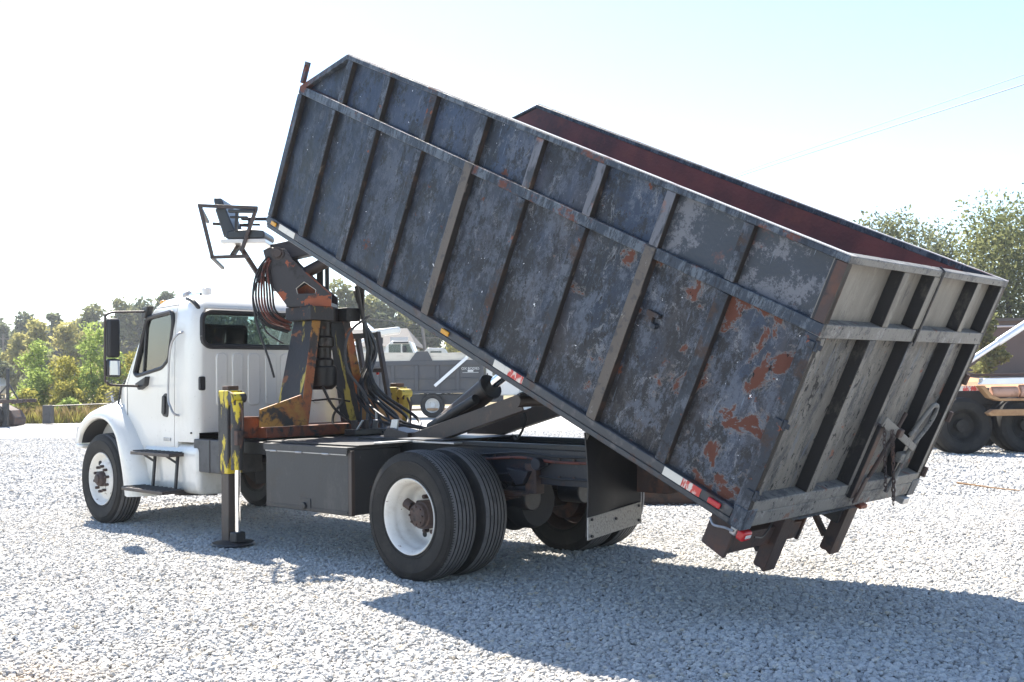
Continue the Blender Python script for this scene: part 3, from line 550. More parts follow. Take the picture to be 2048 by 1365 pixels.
def grass(name, spots, m, blades, hgt, seed):
    r = np.random.default_rng(seed); V = []; F = []; T = []
    for (l, d, sl, sd) in spots:
        for k in range(blades):
            x, y, _ = site(l+r.normal()*sl, d+abs(r.normal())*sd); h = hgt*(0.5+r.random()); a = r.random()*6.28; lean = r.normal(size=2)*0.22*h; w = 0.012+0.012*r.random()
            o = len(V); dx, dy = w*cos(a), w*sin(a)
            V += [(x-dx, y-dy, -0.06), (x+dx, y+dy, -0.06), (x+lean[0]*.5+dx*.6, y+lean[1]*.5+dy*.6, h*.6), (x+lean[0], y+lean[1], h)]
            F += [(o, o+1, o+2), (o, o+2, o+3)]; t = r.random(); T += [t, t]
    me = bpy.data.meshes.new(name); me.from_pydata(V, [], F); at = me.attributes.new('tint', 'FLOAT', 'FACE'); at.data.foreach_set('value', T); me.materials.append(M[m])
    o = bpy.data.objects.new(name, me); COL.objects.link(o); return tag(o, kind='stuff')
grass('dry_grass', [(-23+i*0.75, 45.6, 0.5, 1.6) for i in range(13)], 'grass_dry', 420, 0.55, 5)
grass('weeds', [(-22.5+i*0.8, 45.4, 0.5, 1.2) for i in range(11)], 'leaf_bush2', 200, 0.40, 6)

# ================================================================== THE DUMP TRUCK
TRK = empty('grapple_dump_truck', (0, 0, 0), 0, 'white cab grapple truck with its tall rusty black dump bed tipped up', 'dump truck')

# ---- dump bed -------------------------------------------------------------------
TH = 0.4446249; BL, H1, H2, BW = 5.47, 1.28, 1.684, 1.22
bed = MB(); bed.box(-BL+0.05, -0.08, -1.15, 1.15, 0.03, 0.075)
for k in range(10): bed.box(-0.35-k*0.55, -0.27-k*0.55, -1.14, 1.14, -0.07, 0.03)
bed.box(-BL+0.1, -0.1, -0.46, -0.34, -0.24, -0.07); bed.box(-BL+0.1, -0.1, 0.34, 0.46, -0.24, -0.07)
BED = bed.obj('dump_bed', 'black_steel', TRK, 0.006); BED.location = (2.999073, 0, 0.690616); BED.rotation_euler = (0, TH, 0)
lab(BED, 'tall dump bed tipped up with patchy blue black paint')
# inner skins
for sgn in (-1, 1):
    mb = MB(); a, b_ = (sgn*1.150, sgn*1.162)
    mb.prism([(-BL+0.02, 0.06), (-0.06, 0.06), (-0.06, H2-0.03), (-4.90, H2-0.03), (-BL+0.02, H1-0.02)], 'xz', a, b_); mb.obj('inner_wall', 'maroon', BED)
MB().box(-BL+0.0, -BL+0.03, -1.148, 1.148, 0.06, H1-0.01).obj('front_wall', 'maroon', BED)

def dented(x0, x1, z0, z1, yf, yb, seed, amp, nx=10, nz=14, axis='side'):
    """sheet metal panel: dented outer face, flat back, closed edges"""
    vs = []; fs = []
    for j in range(nz+1):
        for i in range(nx+1):
            x = x0+(x1-x0)*i/nx; z = z0+(z1-z0)*j/nz; e = min(i, nx-i, j, nz-j)
            dpt = amp*mnoise.noise(Vector((x*3.1+seed, z*2.3, seed*1.7)))+amp*0.6*mnoise.noise(Vector((x*8+seed, z*7, seed))) if e > 0 else 0
            y = yf+dpt
            vs.append((x, y, z) if axis == 'side' else (y, x, z))
    n = (nx+1)*(nz+1)
    for j in range(nz):
        for i in range(nx): a = j*(nx+1)+i; fs.append((a, a+1, a+nx+2, a+nx+1))
    cs = [(x0, z0), (x1, z0), (x1, z1), (x0, z1)]
    vs += [(x, yb, z) if axis == 'side' else (yb, x, z) for x, z in cs]
    fs.append((n+3, n+2, n+1, n))
    b0 = [i for i in range(nx+1)]; r0 = [j*(nx+1)+nx for j in range(nz+1)]; t0 = [nz*(nx+1)+i for i in range(nx, -1, -1)]; l0 = [j*(nx+1) for j in range(nz, -1, -1)]
    fs += [tuple([n, n+1]+b0[::-1]), tuple([n+1, n+2]+r0[::-1]), tuple([n+2, n+3]+t0[::-1]), tuple([n+3, n]+l0[::-1])]
    return MB().add(vs, fs)
PIT = 0.605
for sgn in (-1, 1):
    yo, yp, yb = sgn*BW, sgn*1.170, sgn*1.1625
    near_side = sgn < 0
    for k in range(9):
        s0, s1 = PIT*k+0.03, PIT*(k+1)+0.03
        if k == 8: s1 = 5.44
        p = dented(-s1, -s0, 0.06, 1.205, yp, yb, 3+k*5+sgn, 0.011).obj('side_panel', 'bed', BED, smooth=50)
        if near_side and k in (0, 1): lab(p, 'rust blotched lower side panel near the tailgate')
        top = [(-s1, 1.27), (-s0, 1.27), (-s0, 1.655), (-s1, 1.655)]
        if k == 8: MB().prism([(-5.42, 1.285), (-4.90, 1.285), (-4.90, 1.650)], 'xz', yp, yb).obj('side_panel', 'bed_upper', BED)
        else:
            p = dented(-s1, -s0, 1.27, 1.655, yp, yb, 60+k*5+sgn, 0.005, 8, 6).obj('side_panel', 'panel_grey' if (near_side and k in (0, 1)) else 'bed_upper', BED, smooth=50)
            if near_side and k == 0: lab(p, 'upper rear side panel flaked to grey primer')
    for k in range(0, 10):
        s0 = PIT*k+0.03; w = 0.085
        if k == 0: s0, w = 0.0, 0.095
        if k == 9: s0, w = BL-0.07, 0.07
        brown = near_side and k in (2, 5)
        pr = 0.012 if brown else 0.0
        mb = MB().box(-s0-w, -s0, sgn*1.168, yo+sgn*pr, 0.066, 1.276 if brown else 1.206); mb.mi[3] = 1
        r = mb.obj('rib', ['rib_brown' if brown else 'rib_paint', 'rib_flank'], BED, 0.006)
        if brown: lab(r, 'bare brown steel rib overlapping the middle rail')
    for k in range(0, 9):
        s0 = PIT*k+0.03; w = 0.075
        if k == 0: s0, w = 0.0, 0.07
        m = 'rib_grey' if (near_side and k in (2, 3, 4)) else 'rib_paint'
        if k == 0: m = 'rusty_steel'
        if k == 8: s0 = 4.80
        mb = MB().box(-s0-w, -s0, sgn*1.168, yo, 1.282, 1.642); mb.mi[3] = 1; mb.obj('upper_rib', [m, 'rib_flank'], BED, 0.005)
    MB().box(-BL, -0.0, sgn*1.168, yo-sgn*0.003, 1.207, 1.281).obj('middle_rail', 'rail_paint', BED, 0.006)
    MB().box(-4.905, 0.0, sgn*1.146, yo+sgn*0.004, 1.643, H2).obj('top_rail', 'rail_paint', BED, 0.006)
    MB().box(-4.90, 0.0, sgn*1.149, yo+sgn*0.001, H2+0.0005, H2+0.006).obj('rail_edge', 'bare_edge', BED)
    q = Vector((0.545, 0, -0.398)).normalized()
    MB().beam((-4.895, sgn*1.185, 1.664), (-BL+0.03, sgn*1.185, 1.262), 0.07, 0.045).obj('sloped_rail', 'rail_paint', BED, 0.005)
    MB().box(-BL, -0.09, sgn*1.155, yo, 0.0, 0.0655).obj('bottom_rail', 'sill_paint', BED, 0.008)
    MB().box(-BL+0.02, -0.09, sgn*1.10, sgn*1.212, -0.045, -0.001).obj('bottom_sill', 'sill_paint', BED, 0.008)
    MB().box(-0.088, 0.004, sgn*1.10, yo+sgn*0.006, -0.04, 0.10).obj('corner_plate', 'rail_paint', BED, 0.008)
    for s0, s1, col in ((5.243, 4.985, 'w'), (2.257, 2.10, 'w'), (2.098, 1.945, 'r'), (0.625, 0.475, 'w'), (0.473, 0.328, 'r')):
        MB().box(-s0, -s1, yo, yo+sgn*0.003, 0.004, 0.058).obj('reflective_tape', 'tape_white' if col == 'w' else 'tape_red', BED)
    for s0, s1, m in ((5.36, 5.28, 'amber'), (2.86, 2.77, 'amber'), (0.26, 0.165, 'red_lens')):
        MB().box(-s0, -s1, yo+sgn*0.0035, yo+sgn*0.022, 0.012, 0.050).obj('marker_light', m, BED, 0.008, 3)
    # lifting eye at the front corner
    if near_side:
        e = MB(); e.prism([(-5.47, 1.30), (-5.43, 1.30), (-5.43, 1.49), (-5.47, 1.49)], 'xz', -1.225, -1.19)
        E_ = e.obj('lifting_eye', 'rail_paint', BED)
        cu = MB().cyl((-5.448, -1.3, 1.452), (-5.448, -1.1, 1.452), 0.012, 12).obj('cut', 'rail_paint', BED); boolean(E_, [cu]); drop(cu)
        for t in (0.20, 0.66, 1.15):
            hb = MB().cyl((0.012, -1.215, t-0.032), (0.012, -1.215, t+0.032), 0.014, 10); hb.box(-0.055, 0.0, -1.230, -1.222, t-0.022, t+0.022); hb.box(0.012, 0.045, -1.222, -1.21, t-0.016, t+0.016)
            hb.obj('hinge', 'rib_paint', BED, 0.004)
        MB().prism([(-1.16, 0.80), (-1.06, 0.80), (-1.06, 0.83), (-1.10, 0.83), (-1.10, 0.87), (-1.06, 0.87), (-1.06, 0.90), (-1.16, 0.90)], 'xz', -1.21, -1.165).obj('hook_bracket', 'rib_paint', BED, 0.004)
MB().box(-BL-0.02, -BL+0.0, -1.2, 1.2, 1.20, 1.275).obj('front_rail', 'rail_paint', BED, 0.005)
MB().prism([(-BL-0.01, -0.03), (-BL+0.10, -0.045), (-BL+0.10, 0.0), (-BL-0.01, 0.0)], 'xz', -1.2, 1.2).obj('front_sill', 'sill_paint', BED, 0.004)

# tailgate: two barn doors
GATE = MB().box(-0.112, -0.096, -1.14, 1.14, 0.08, 1.64).obj('tailgate', 'rusty_steel', BED)
lab(GATE, 'dusty two door tailgate with chains and a latch lever')
gaps = [(-1.21, -0.52), (-0.52, 0.025), (0.075, 0.69), (0.69, 1.21)]
for i, (a, b_) in enumerate(gaps):
    dented(a, b_, 0.10, 1.235, -0.085, -0.094, 90+i*4, 0.006, 8, 12, 'gate').obj('gate_panel', 'gate', GATE, smooth=50)
    dented(a, b_, 1.24, 1.66, -0.085, -0.094, 120+i*4, 0.004, 8, 6, 'gate').obj('gate_panel', 'gate_upper', GATE, smooth=50)
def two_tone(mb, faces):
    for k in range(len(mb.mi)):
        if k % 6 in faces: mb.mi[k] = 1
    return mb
def gbox(name, y0, y1, t0, t1, m='gate_rail', x1=0.0, x0=-0.088, bev=0.006):
    mb = MB().box(x0, x1, y0, y1, t0, t1)
    # the flanks of the uprights are coloured near black, darker than their dusty faces
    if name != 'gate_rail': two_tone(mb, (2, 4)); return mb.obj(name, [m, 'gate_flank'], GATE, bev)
    return mb.obj(name, m, GATE, bev)
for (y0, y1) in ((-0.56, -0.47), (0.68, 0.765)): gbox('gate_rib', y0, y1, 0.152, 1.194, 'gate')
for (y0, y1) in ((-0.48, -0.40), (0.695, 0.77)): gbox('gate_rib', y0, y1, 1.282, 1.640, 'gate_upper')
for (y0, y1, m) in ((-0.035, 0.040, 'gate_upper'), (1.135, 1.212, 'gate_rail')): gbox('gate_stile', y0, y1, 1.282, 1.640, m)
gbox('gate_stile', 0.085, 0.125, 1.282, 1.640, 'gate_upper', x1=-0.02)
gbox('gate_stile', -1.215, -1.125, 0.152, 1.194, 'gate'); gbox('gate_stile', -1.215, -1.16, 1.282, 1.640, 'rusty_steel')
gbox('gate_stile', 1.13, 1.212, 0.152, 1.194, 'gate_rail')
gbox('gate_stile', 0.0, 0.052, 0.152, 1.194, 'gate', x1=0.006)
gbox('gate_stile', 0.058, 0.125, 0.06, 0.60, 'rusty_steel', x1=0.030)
for (y0, y1) in ((-1.215, 0.03), (0.055, 1.212)):
    gbox('gate_rail', y0, y1, 1.195, 1.281); gbox('gate_rail', y0, y1, 1.641, 1.686, x1=0.004); gbox('gate_rail', y0, y1, 0.075, 0.151)
MB().box(-0.08, -0.002, -1.21, 1.215, -0.03, 0.073).obj('rear_sill', 'gate_rail', BED, 0.01)
MB().prism([(0.0, -0.03), (0.02, -0.03), (-0.02, -0.06), (-0.10, -0.06)], 'xz', -0.55, 0.25).obj('spill_lip', 'gate', BED)
MB().tube([(0.008, 0.053, 1.17), (0.008, 0.053, 1.685), (-0.03, 0.053, 1.70)], 0.008, 6).obj('door_seal', 'black_steel', GATE)
# latch lever, rods
MB().beam((0.055, 0.00, 0.655), (0.055, 0.30, 0.55), 0.012, 0.07, (0, 1, 0.4)).obj('latch_plate', 'gate_rail', GATE, 0.004)
MB().beam((0.070, 0.27, 0.56), (0.070, 0.66, 0.425), 0.012, 0.052, (0, 1, 0.4)).obj('latch_lever', 'gate_rail', GATE, 0.004)
MB().box(0.045, 0.085, 0.26, 0.33, 0.53, 0.59).obj('latch_pin', 'rusty_steel', GATE, 0.008)
MB().tube(bez([(0.03, 0.60, 0.06), (0.04, 0.62, 0.20), (0.05, 0.655, 0.42), (0.06, 0.76, 0.60), (0.06, 0.775, 0.72), (0.05, 0.74, 0.75), (0.04, 0.70, 0.70), (0.02, 0.62, 0.50)], 6), 0.017, 8).obj('latch_bar', 'gate_rail', GATE)
MB().tube([(0.03, 0.20, 0.20), (0.035, 0.29, 0.50), (0.03, 0.36, 0.69)], 0.014, 8).obj('latch_rod', 'rusty_steel', GATE)
MB().prism([(0.10, 0.03), (0.16, 0.03), (0.19, 0.22), (0.14, 0.22)], 'yz', 0.031, 0.045).obj('door_foot', 'rusty_steel', GATE, 0.004)
MB().box(0.001, 0.05, 0.56, 0.70, 0.30, 0.37).obj('latch_keeper', 'gate_rail', GATE, 0.008)
for y0 in (1.20,):
    for t in (0.16, 0.62, 0.92): 
        h_ = MB().cyl((0.012, 1.226, t-0.04), (0.012, 1.226, t+0.04), 0.016, 10); h_.box(-0.06, 0.012, 1.205, 1.226, t-0.04, t+0.04); h_.obj('hinge', 'rusty_steel', BED, 0.003)
MB().box(-0.06, 0.03, 1.02, 1.12, -0.09, -0.04).obj('tail_bracket', 'galv', BED, 0.005)
# chains hang straight down
Rb = Matrix.Rotation(TH, 4, 'Y'); BO = Vector((2.999073, 0, 0.690616))
def b2w(x, y, z): return BO+(Rb @ Vector((x, y, z)))
def chain(p, n, L=0.038, swing=0.0):
    mb = MB(); p = Vector(p)
    for i in range(n):
        c = p+Vector((swing*i*0.003, 0.004*sin(i*1.3), -i*L*0.72)); pts = []
        for k in range(11):
            a = 2*pi*k/10; u = 0.010*cos(a); v = L*0.5*sin(a); pts.append(c+(Vector((u, 0, v)) if i % 2 else Vector((0, u, v))))
        mb.tube(pts, 0.0032, 5)
    return mb
chain(b2w(0.07, 0.02, 0.60), 15).obj('chain', 'rusty_steel', TRK); chain(b2w(0.09, 0.13, 0.585), 17, 0.040, -0.3).obj('chain', 'rusty_steel', TRK)
chain(b2w(0.09, 0.10, 0.585), 15, 0.040, 0.2).obj('chain', 'rusty_steel', TRK)
# rear legs and bumper under the bed
for w_, s0 in ((-0.45, 0.17), (0.45, 0.165)):
    leg = MB(); leg.prism([(-s0, -0.03), (-s0, -0.465), (-s0+0.02, -0.478), (-s0+0.05, -0.470), (-s0+0.092, -0.485), (-s0+0.092, -0.03)], 'xz', w_-0.07, w_+0.075)
    leg.obj('spill_leg', 'rusty_steel', BED, 0.004)
    MB().beam((-s0-0.02, w_, -0.40), (-0.66, w_, -0.03), 0.05, 0.035).obj('leg_brace', 'rusty_steel', BED, 0.003)
MB().prism([(-0.27, -0.045), (-0.27, -0.285), (-0.09, -0.30), (-0.09, -0.14), (-0.12, -0.045)], 'xz', -1.10, -1.07).obj('bumper_plate', 'rusty_steel', BED, 0.004)
MB().box(-0.26, -0.12, -1.068, -0.16, -0.30, -0.17).obj('bumper_bar', 'rusty_steel', BED, 0.008)
MB().box(-0.27, -0.11, -0.158, -0.13, -0.31, -0.06).obj('bumper_plate', 'rusty_steel', BED, 0.004)
MB().box(-0.05, 0.008, -1.15, -1.055, -0.125, -0.06).obj('tail_light', ['red_lens'], BED, 0.015, 3)
MB().box(-0.10, -0.052, -1.145, -1.06, -0.12, -0.065).obj('lamp_body', 'galv', BED, 0.01)
MB().box(0.009, 0.013, -1.135, -1.075, -0.10, -0.078).obj('reverse_lamp', 'white_lens', BED, 0.006)
MB().tube(bez([(-0.25, -1.14, -0.10), (-0.2, -1.16, -0.12), (-0.13, -1.15, -0.10), (-0.07, -1.15, -0.09)], 5), 0.008, 6).obj('lamp_wire', 'galv', BED)
MB().tube(bez([(0.0, -1.0, -0.11), (-0.02, -0.86, -0.14), (-0.03, -0.80, -0.10), (-0.03, -0.78, -0.03)], 5), 0.006, 6).obj('lamp_wire', 'hose', BED)
MB().box(-0.02, 0.03, 0.30, 0.40, -0.05, -0.02).obj('tow_eye', 'orange_red', BED, 0.006)
# under-bed hoist brackets and trough
MB().prism([(-3.12, -0.05), (-2.62, -0.05), (-2.62, -0.34), (-2.74, -0.36)], 'xz', -0.36, 0.36).obj('hoist_bracket', 'hoist', BED, 0.01)
tb = MB(); tb.prism([(-2.42, -0.05), (-1.95, -0.05), (-1.95, -0.20), (-2.22, -0.40), (-2.42, -0.36)], 'xz', -0.36, 0.30); tb.obj('hinge_box', 'frame_paint', BED, 0.01)

# ---- hoist ----------------------------------------------------------------------
for yy in (-0.35, 0.35):
    hb = MB(); hb.beam((-0.93, yy, 1.02), (0.43, yy, 1.38), 0.014, 0.14); hb.beam((-0.93, yy+0.035, 1.088), (0.43, yy+0.035, 1.448), 0.085, 0.012); hb.beam((-0.93, yy+0.035, 0.952), (0.43, yy+0.035, 1.312), 0.085, 0.012)
    hb.obj('hoist_arm', 'hoist', TRK, 0.004)
MB().box(-1.02, -0.70, -0.30, 0.30, 0.955, 1.03).obj('hoist_crossbar', 'hoist', TRK, 0.01)
MB().cyl((0.43, -0.42, 1.39), (0.43, 0.42, 1.39), 0.05, 16).obj('hoist_pin', 'hoist', TRK)
cy = MB(); a = Vector((-0.98, 0, 1.10)); b_ = Vector((-0.28, 0, 1.505)); cy.cyl(a, b_, 0.105, 24); 
cy.obj('hoist_cylinder', 'hoist', TRK); d_ = (b_-a).normalized()
MB().tube([b_-d_*0.01, b_+d_*0.012], 0.118, 24).obj('cylinder_collar', 'black_steel', TRK)
MB().cyl(b_, b_+d_*0.55, 0.05, 18).obj('hoist_rod', 'chrome', TRK)
MB().cyl((-0.9, -0.16, 1.14), (-0.3, -0.16, 1.40), 0.045, 14).obj('hoist_cylinder', 'black_steel', TRK)

# ---- chassis --------------------------------------------------------------------
for sgn in (-1, 1):
    fr = MB(); y = sgn*0.43; fr.box(-6.3, 1.64, y-sgn*0.008, y, 0.735, 1.01); fr.box(-6.3, 1.64, y-sgn*0.085, y-sgn*0.009, 0.735, 0.747); fr.box(-6.3, 1.64, y-sgn*0.085, y-sgn*0.009, 0.998, 1.01)
    fr.obj('frame_rail', 'frame_paint', TRK, 0.003)
    MB().box(1.645, 1.93, y-sgn*0.10, y+sgn*0.012, 0.735, 0.93).obj('rail_end', 'rusty_steel', TRK, 0.006)
    MB().box(-1.6, 1.64, y-sgn*0.06, y+sgn*0.01, 1.012, 1.05).obj('subframe_rail', 'black_steel', TRK, 0.004)
for x in (-3.1, -1.9, -0.75, 0.55, 1.45): MB().box(x-0.05, x+0.05, -0.34, 0.34, 0.75, 0.98).obj('crossmember', 'black_steel', TRK, 0.006)
MB().cyl((1.80, -0.42, 0.83), (1.80, 0.42, 0.83), 0.045, 14).obj('tilt_shaft', 'rusty_steel', TRK)
MB().cyl((0, -0.62, 0.505), (0, 0.62, 0.505), 0.085, 18).obj('rear_axle', 'black_steel', TRK)
MB().lathe([(0.0, -0.26), (0.14, -0.24), (0.225, -0.10), (0.235, 0.0), (0.20, 0.10), (0.10, 0.20), (0.0, 0.22)], 24, 'x', (0.02, 0, 0.50)).obj('differential', 'black_steel', TRK)
MB().cyl((-0.2, 0, 0.53), (-3.0, 0, 0.72), 0.055, 12).obj('drive_shaft', 'black_steel', TRK)
for sgn in (-1, 1):
    MB().cyl((0.28, sgn*0.33, 0.60), (0.52, sgn*0.33, 0.60), 0.10, 16).obj('brake_chamber', 'black_steel', TRK, 0.01)
    sp_ = MB()
    for k in range(5): sp_.box(-0.62+k*0.07, 0.62-k*0.07, sgn*0.45-0.04, sgn*0.45+0.04, 0.655-k*0.018, 0.671-k*0.018)
    sp_.obj('leaf_spring', 'rusty_steel', TRK, 0.003)
    MB().box(0.58, 0.70, sgn*0.44-0.05, sgn*0.44+0.05, 0.66, 0.90).obj('spring_hanger', 'rusty_steel', TRK, 0.008)
    MB().prism([(0.42, 0.86), (0.66, 0.84), (0.60, 0.74), (0.52, 0.73)], 'xz', sgn*0.44, sgn*0.54).obj('rail_bracket', 'frame_paint', TRK, 0.006)
    MB().cyl((0.72, sgn*0.46, 0.90), (0.72, sgn*0.52, 0.90), 0.05, 12).obj('rail_boss', 'frame_paint', TRK, 0.008)
MB().lathe([(0.0, -0.16), (0.20, -0.16), (0.22, -0.13), (0.22, 0.40), (0.20, 0.43), (0.0, 0.43)], 24, 'x', (-1.55, 0.62, 0.62)).obj('air_tank', 'black_steel', TRK)
MB().lathe([(0.0, -0.10), (0.205, -0.10), (0.225, -0.06), (0.225, 0.05), (0.20, 0.10), (0.0, 0.10)], 28, 'x', (0.34, -0.18, 0.56)).obj('air_tank', 'dark_well', TRK)
MB().tube(bez([(-0.30, 0.3, 1.06), (-0.10, 0.15, 1.04), (0.05, 0.1, 1.20), (0.02, 0.1, 1.30)], 6), 0.012, 6).obj('hose', 'hose', TRK)
for k, (y, z) in enumerate(((-0.445, 0.97), (-0.45, 0.93), (-0.445, 0.80))):
    MB().tube(bez([(-0.5, y, z), (0.0, y-0.01, z-0.02), (0.5, y, z+0.01), (0.9, y-0.008, z-0.012), (1.5, y, z)], 6), 0.009+0.003*(k % 2), 6).obj('air_line', 'hose' if k != 1 else 'hose_red', TRK)
MB().tube(bez([(0.28, -0.36, 0.66), (0.22, -0.44, 0.80), (0.12, -0.45, 0.92), (0.0, -0.44, 0.90)], 5), 0.013, 6).obj('air_line', 'hose', TRK); MB().tube(bez([(0.30, -0.30, 0.68), (0.42, -0.46, 0.74), (0.62, -0.46, 0.86), (0.80, -0.45, 0.90)], 5), 0.011, 6).obj('air_line', 'hose', TRK)
for x in (0.20, 0.36, 0.90, 1.05, 1.40): 
    for z in (0.80, 0.94): MB().cyl((x, -0.438, z), (x, -0.445, z), 0.014, 6).obj('frame_bolt', 'hub', TRK)
# deck plates between the crane and the rear wheels
MB().box(-2.25, -0.86, -1.02, 1.0, 1.012, 1.024).obj('deck_plate', 'black_steel', TRK, 0.003)
MB().box(-0.84, -0.25, -0.60, 0.30, 1.056, 1.064).obj('deck_plate', 'black_steel', TRK, 0.002)
MB().beam((-0.86, -0.85, 1.035), (-0.50, -0.30, 1.06), 0.07, 0.012).obj('deck_strip', 'galv', TRK, 0.002)
MB().box(-0.62, -0.10, -0.62, -0.52, 1.035, 1.05).obj('deck_strip', 'galv', TRK, 0.002)
MB().prism([(-1.28, 1.03), (-0.94, 1.03), (-0.94, 1.10), (-1.20, 1.14), (-1.28, 1.10)], 'xz', -0.40, -0.20).obj('hoist_mount', 'hoist', TRK, 0.006)
MB().prism([(-1.24, 1.12), (-1.14, 1.12), (-1.12, 1.215), (-1.21, 1.215)], 'xz', -0.36, -0.34).obj('white_tag_plate', 'white', TRK, 0.004)
# toolbox on the left
tb = MB(); tb.box(-2.14, -0.90, -1.10, -0.52, 0.425, 0.985); tb.obj('toolbox', 'toolbox', TRK, 0.008)
MB().box(-2.15, -0.89, -1.115, -0.50, 0.988, 1.008).obj('toolbox_lid', 'toolbox', TRK, 0.004)
MB().box(-2.15, -0.89, -1.121, -1.116, 0.950, 1.008).obj('lid_lip', 'toolbox', TRK, 0.002)
MB().box(-2.13, -0.92, -1.112, -1.102, 0.940, 0.948).obj('lid_strip', 'galv', TRK)
MB().box(-1.60, -1.44, -1.108, -1.102, 0.44, 0.54).obj('latch_plate', 'toolbox', TRK, 0.003)
for z in (0.46, 0.95): MB().box(-2.135, -0.91, -1.1075, -1.1015, z-0.012, z).obj('weld_seam', 'toolbox', TRK)
for x in (-2.0, -1.6, -1.2): MB().cyl((x-0.05, -1.112, 0.945), (x+0.05, -1.112, 0.945), 0.011, 8).obj('lid_hinge', 'galv', TRK)
MB().cyl((-1.52, -1.13, 0.475), (-1.52, -1.10, 0.475), 0.03, 12).obj('toolbox_latch', 'black_steel', TRK, 0.006)
MB().box(-0.905, -0.86, -1.098, -1.06, 0.425, 0.98).obj('corner_angle', 'hoist', TRK, 0.004)
# mud flap with diamond plate
fl = MB(); nx, nz = 6, 10; vs = []; 
for side_ in (0, 1):
    for j in range(nz+1):
        for i in range(nx+1):
            y = -1.0+0.60*i/nx; z = 0.47+0.72*j/nz; vs.append((1.62+side_*0.010+0.025*sin(j/nz*3.0)+0.012*sin(i*1.1), y, z+0.05*(i/nx)))
n1 = (nx+1)*(nz+1); fs = []
for j in range(nz):
    for i in range(nx): a_ = j*(nx+1)+i; fs += [(a_, a_+1, a_+nx+2, a_+nx+1), (n1+a_+nx+1, n1+a_+nx+2, n1+a_+1, n1+a_)]
ring = [i for i in range(nx+1)]+[j*(nx+1)+nx for j in range(1, nz+1)]+[nz*(nx+1)+i for i in range(nx-1, -1, -1)]+[j*(nx+1) for j in range(nz-1, 0, -1)]
for i in range(len(ring)): a_, c_ = ring[i], ring[(i+1) % len(ring)]; fs.append((a_, c_, c_+n1, a_+n1))
FLAP = MB().add(vs, fs).obj('mud_flap', 'flap', TRK)
MB().add([(1.640, -1.005, 0.45), (1.640, -0.395, 0.505), (1.650, -0.395, 0.505), (1.650, -1.005, 0.45), (1.645, -1.005, 0.605), (1.645, -0.395, 0.66), (1.655, -0.395, 0.66), (1.655, -1.005, 0.605)],
         [(0, 1, 2, 3), (7, 6, 5, 4), (0, 4, 5, 1), (1, 5, 6, 2), (2, 6, 7, 3), (3, 7, 4, 0)]).obj('flap_plate', 'diamond', FLAP)
for y, z in ((-0.97, 0.59), (-0.97, 0.475), (-0.70, 0.57), (-0.43, 0.635), (-0.43, 0.53)): MB().cyl((1.65, y, z), (1.664, y, z), 0.010, 8).obj('rivet', 'black_steel', FLAP)
MB().add([(1.632, -0.99, 1.08), (1.632, -0.41, 1.13), (1.640, -0.41, 1.13), (1.640, -0.99, 1.08), (1.632, -0.99, 1.20), (1.632, -0.41, 1.24), (1.640, -0.41, 1.24), (1.640, -0.99, 1.20)],
         [(0, 1, 2, 3), (7, 6, 5, 4), (0, 4, 5, 1), (1, 5, 6, 2), (2, 6, 7, 3), (3, 7, 4, 0)]).obj('flap_plate', 'diamond', FLAP)

# ---- wheels ---------------------------------------------------------------------
def tyre_profile():
    out = [(0.290, -0.115), (0.300, -0.125), (0.318, -0.131), (0.321, -0.137), (0.327, -0.137), (0.330, -0.133), (0.375, -0.143), (0.418, -0.146), (0.430, -0.146), (0.433, -0.150), (0.440, -0.149), (0.443, -0.144), (0.465, -0.139), (0.484, -0.131), (0.4855, -0.126), (0.4925, -0.124), (0.494, -0.125), (0.502, -0.116)]
    tr = []; W_ = 0.112
    gs = [-0.076, -0.038, 0.0, 0.038, 0.076]
    y = -W_; tr.append((0.506, y))
    for g in gs:
        r = 0.516-0.010*(g/0.11)**2; tr += [(r, g-0.0056), (r-0.014, g-0.0042), (r-0.014, g+0.0042), (r, g+0.0056)]
    tr.append((0.506, W_))
    return out+tr+[(r, -y) for r, y in reversed(out)]
TP = tyre_profile(); mis = []
def is_groove(p): return abs(p[1]) < 0.09 and p[0] < 0.5045
for i in range(len(TP)):
    a_, b_ = TP[i], TP[(i+1) % len(TP)]; mis.append(1 if a_[0] > 0.4955 and b_[0] > 0.4955 and not (is_groove(a_) or is_groove(b_)) else 0)  # groove faces get the darker rubber: their shade is put into the colour
def tyre(parent):
    o = MB().lathe(TP, 96, mis=mis, closed=False).obj('tyre', ['rubber', 'tread'], parent, smooth=38); return o
def shoulder_lugs(parent):
    mb = MB()
    for i in range(150):
        a = 2*pi*i/150+random.uniform(-.006, .006); r0 = 0.497; L_ = random.uniform(0.008, 0.022)
        for sg in (-1,):
            p = Vector((cos(a)*(r0+0.006), sg*0.1205, sin(a)*(r0+0.006))); q = Vector((cos(a)*(r0+0.0085), sg*(0.112-L_), sin(a)*(r0+0.0085))); t_ = Vector((-sin(a), 0, cos(a)))
            mb.beam(p, q, 0.005, 0.010, t_)
    o = mb.obj('shoulder_nicks', 'rubber', parent, smooth=0); o['kind'] = 'stuff'; return o
def studs(parent, r, y0, y1, rad, n, m, axis_off=0.0):
    for i in range(n):
        a = 2*pi*i/n+axis_off; MB().cyl((r*cos(a), y0, r*sin(a)), (r*cos(a), y1, r*sin(a)), rad, 8).obj('lug_nut', m, parent, 0.003)
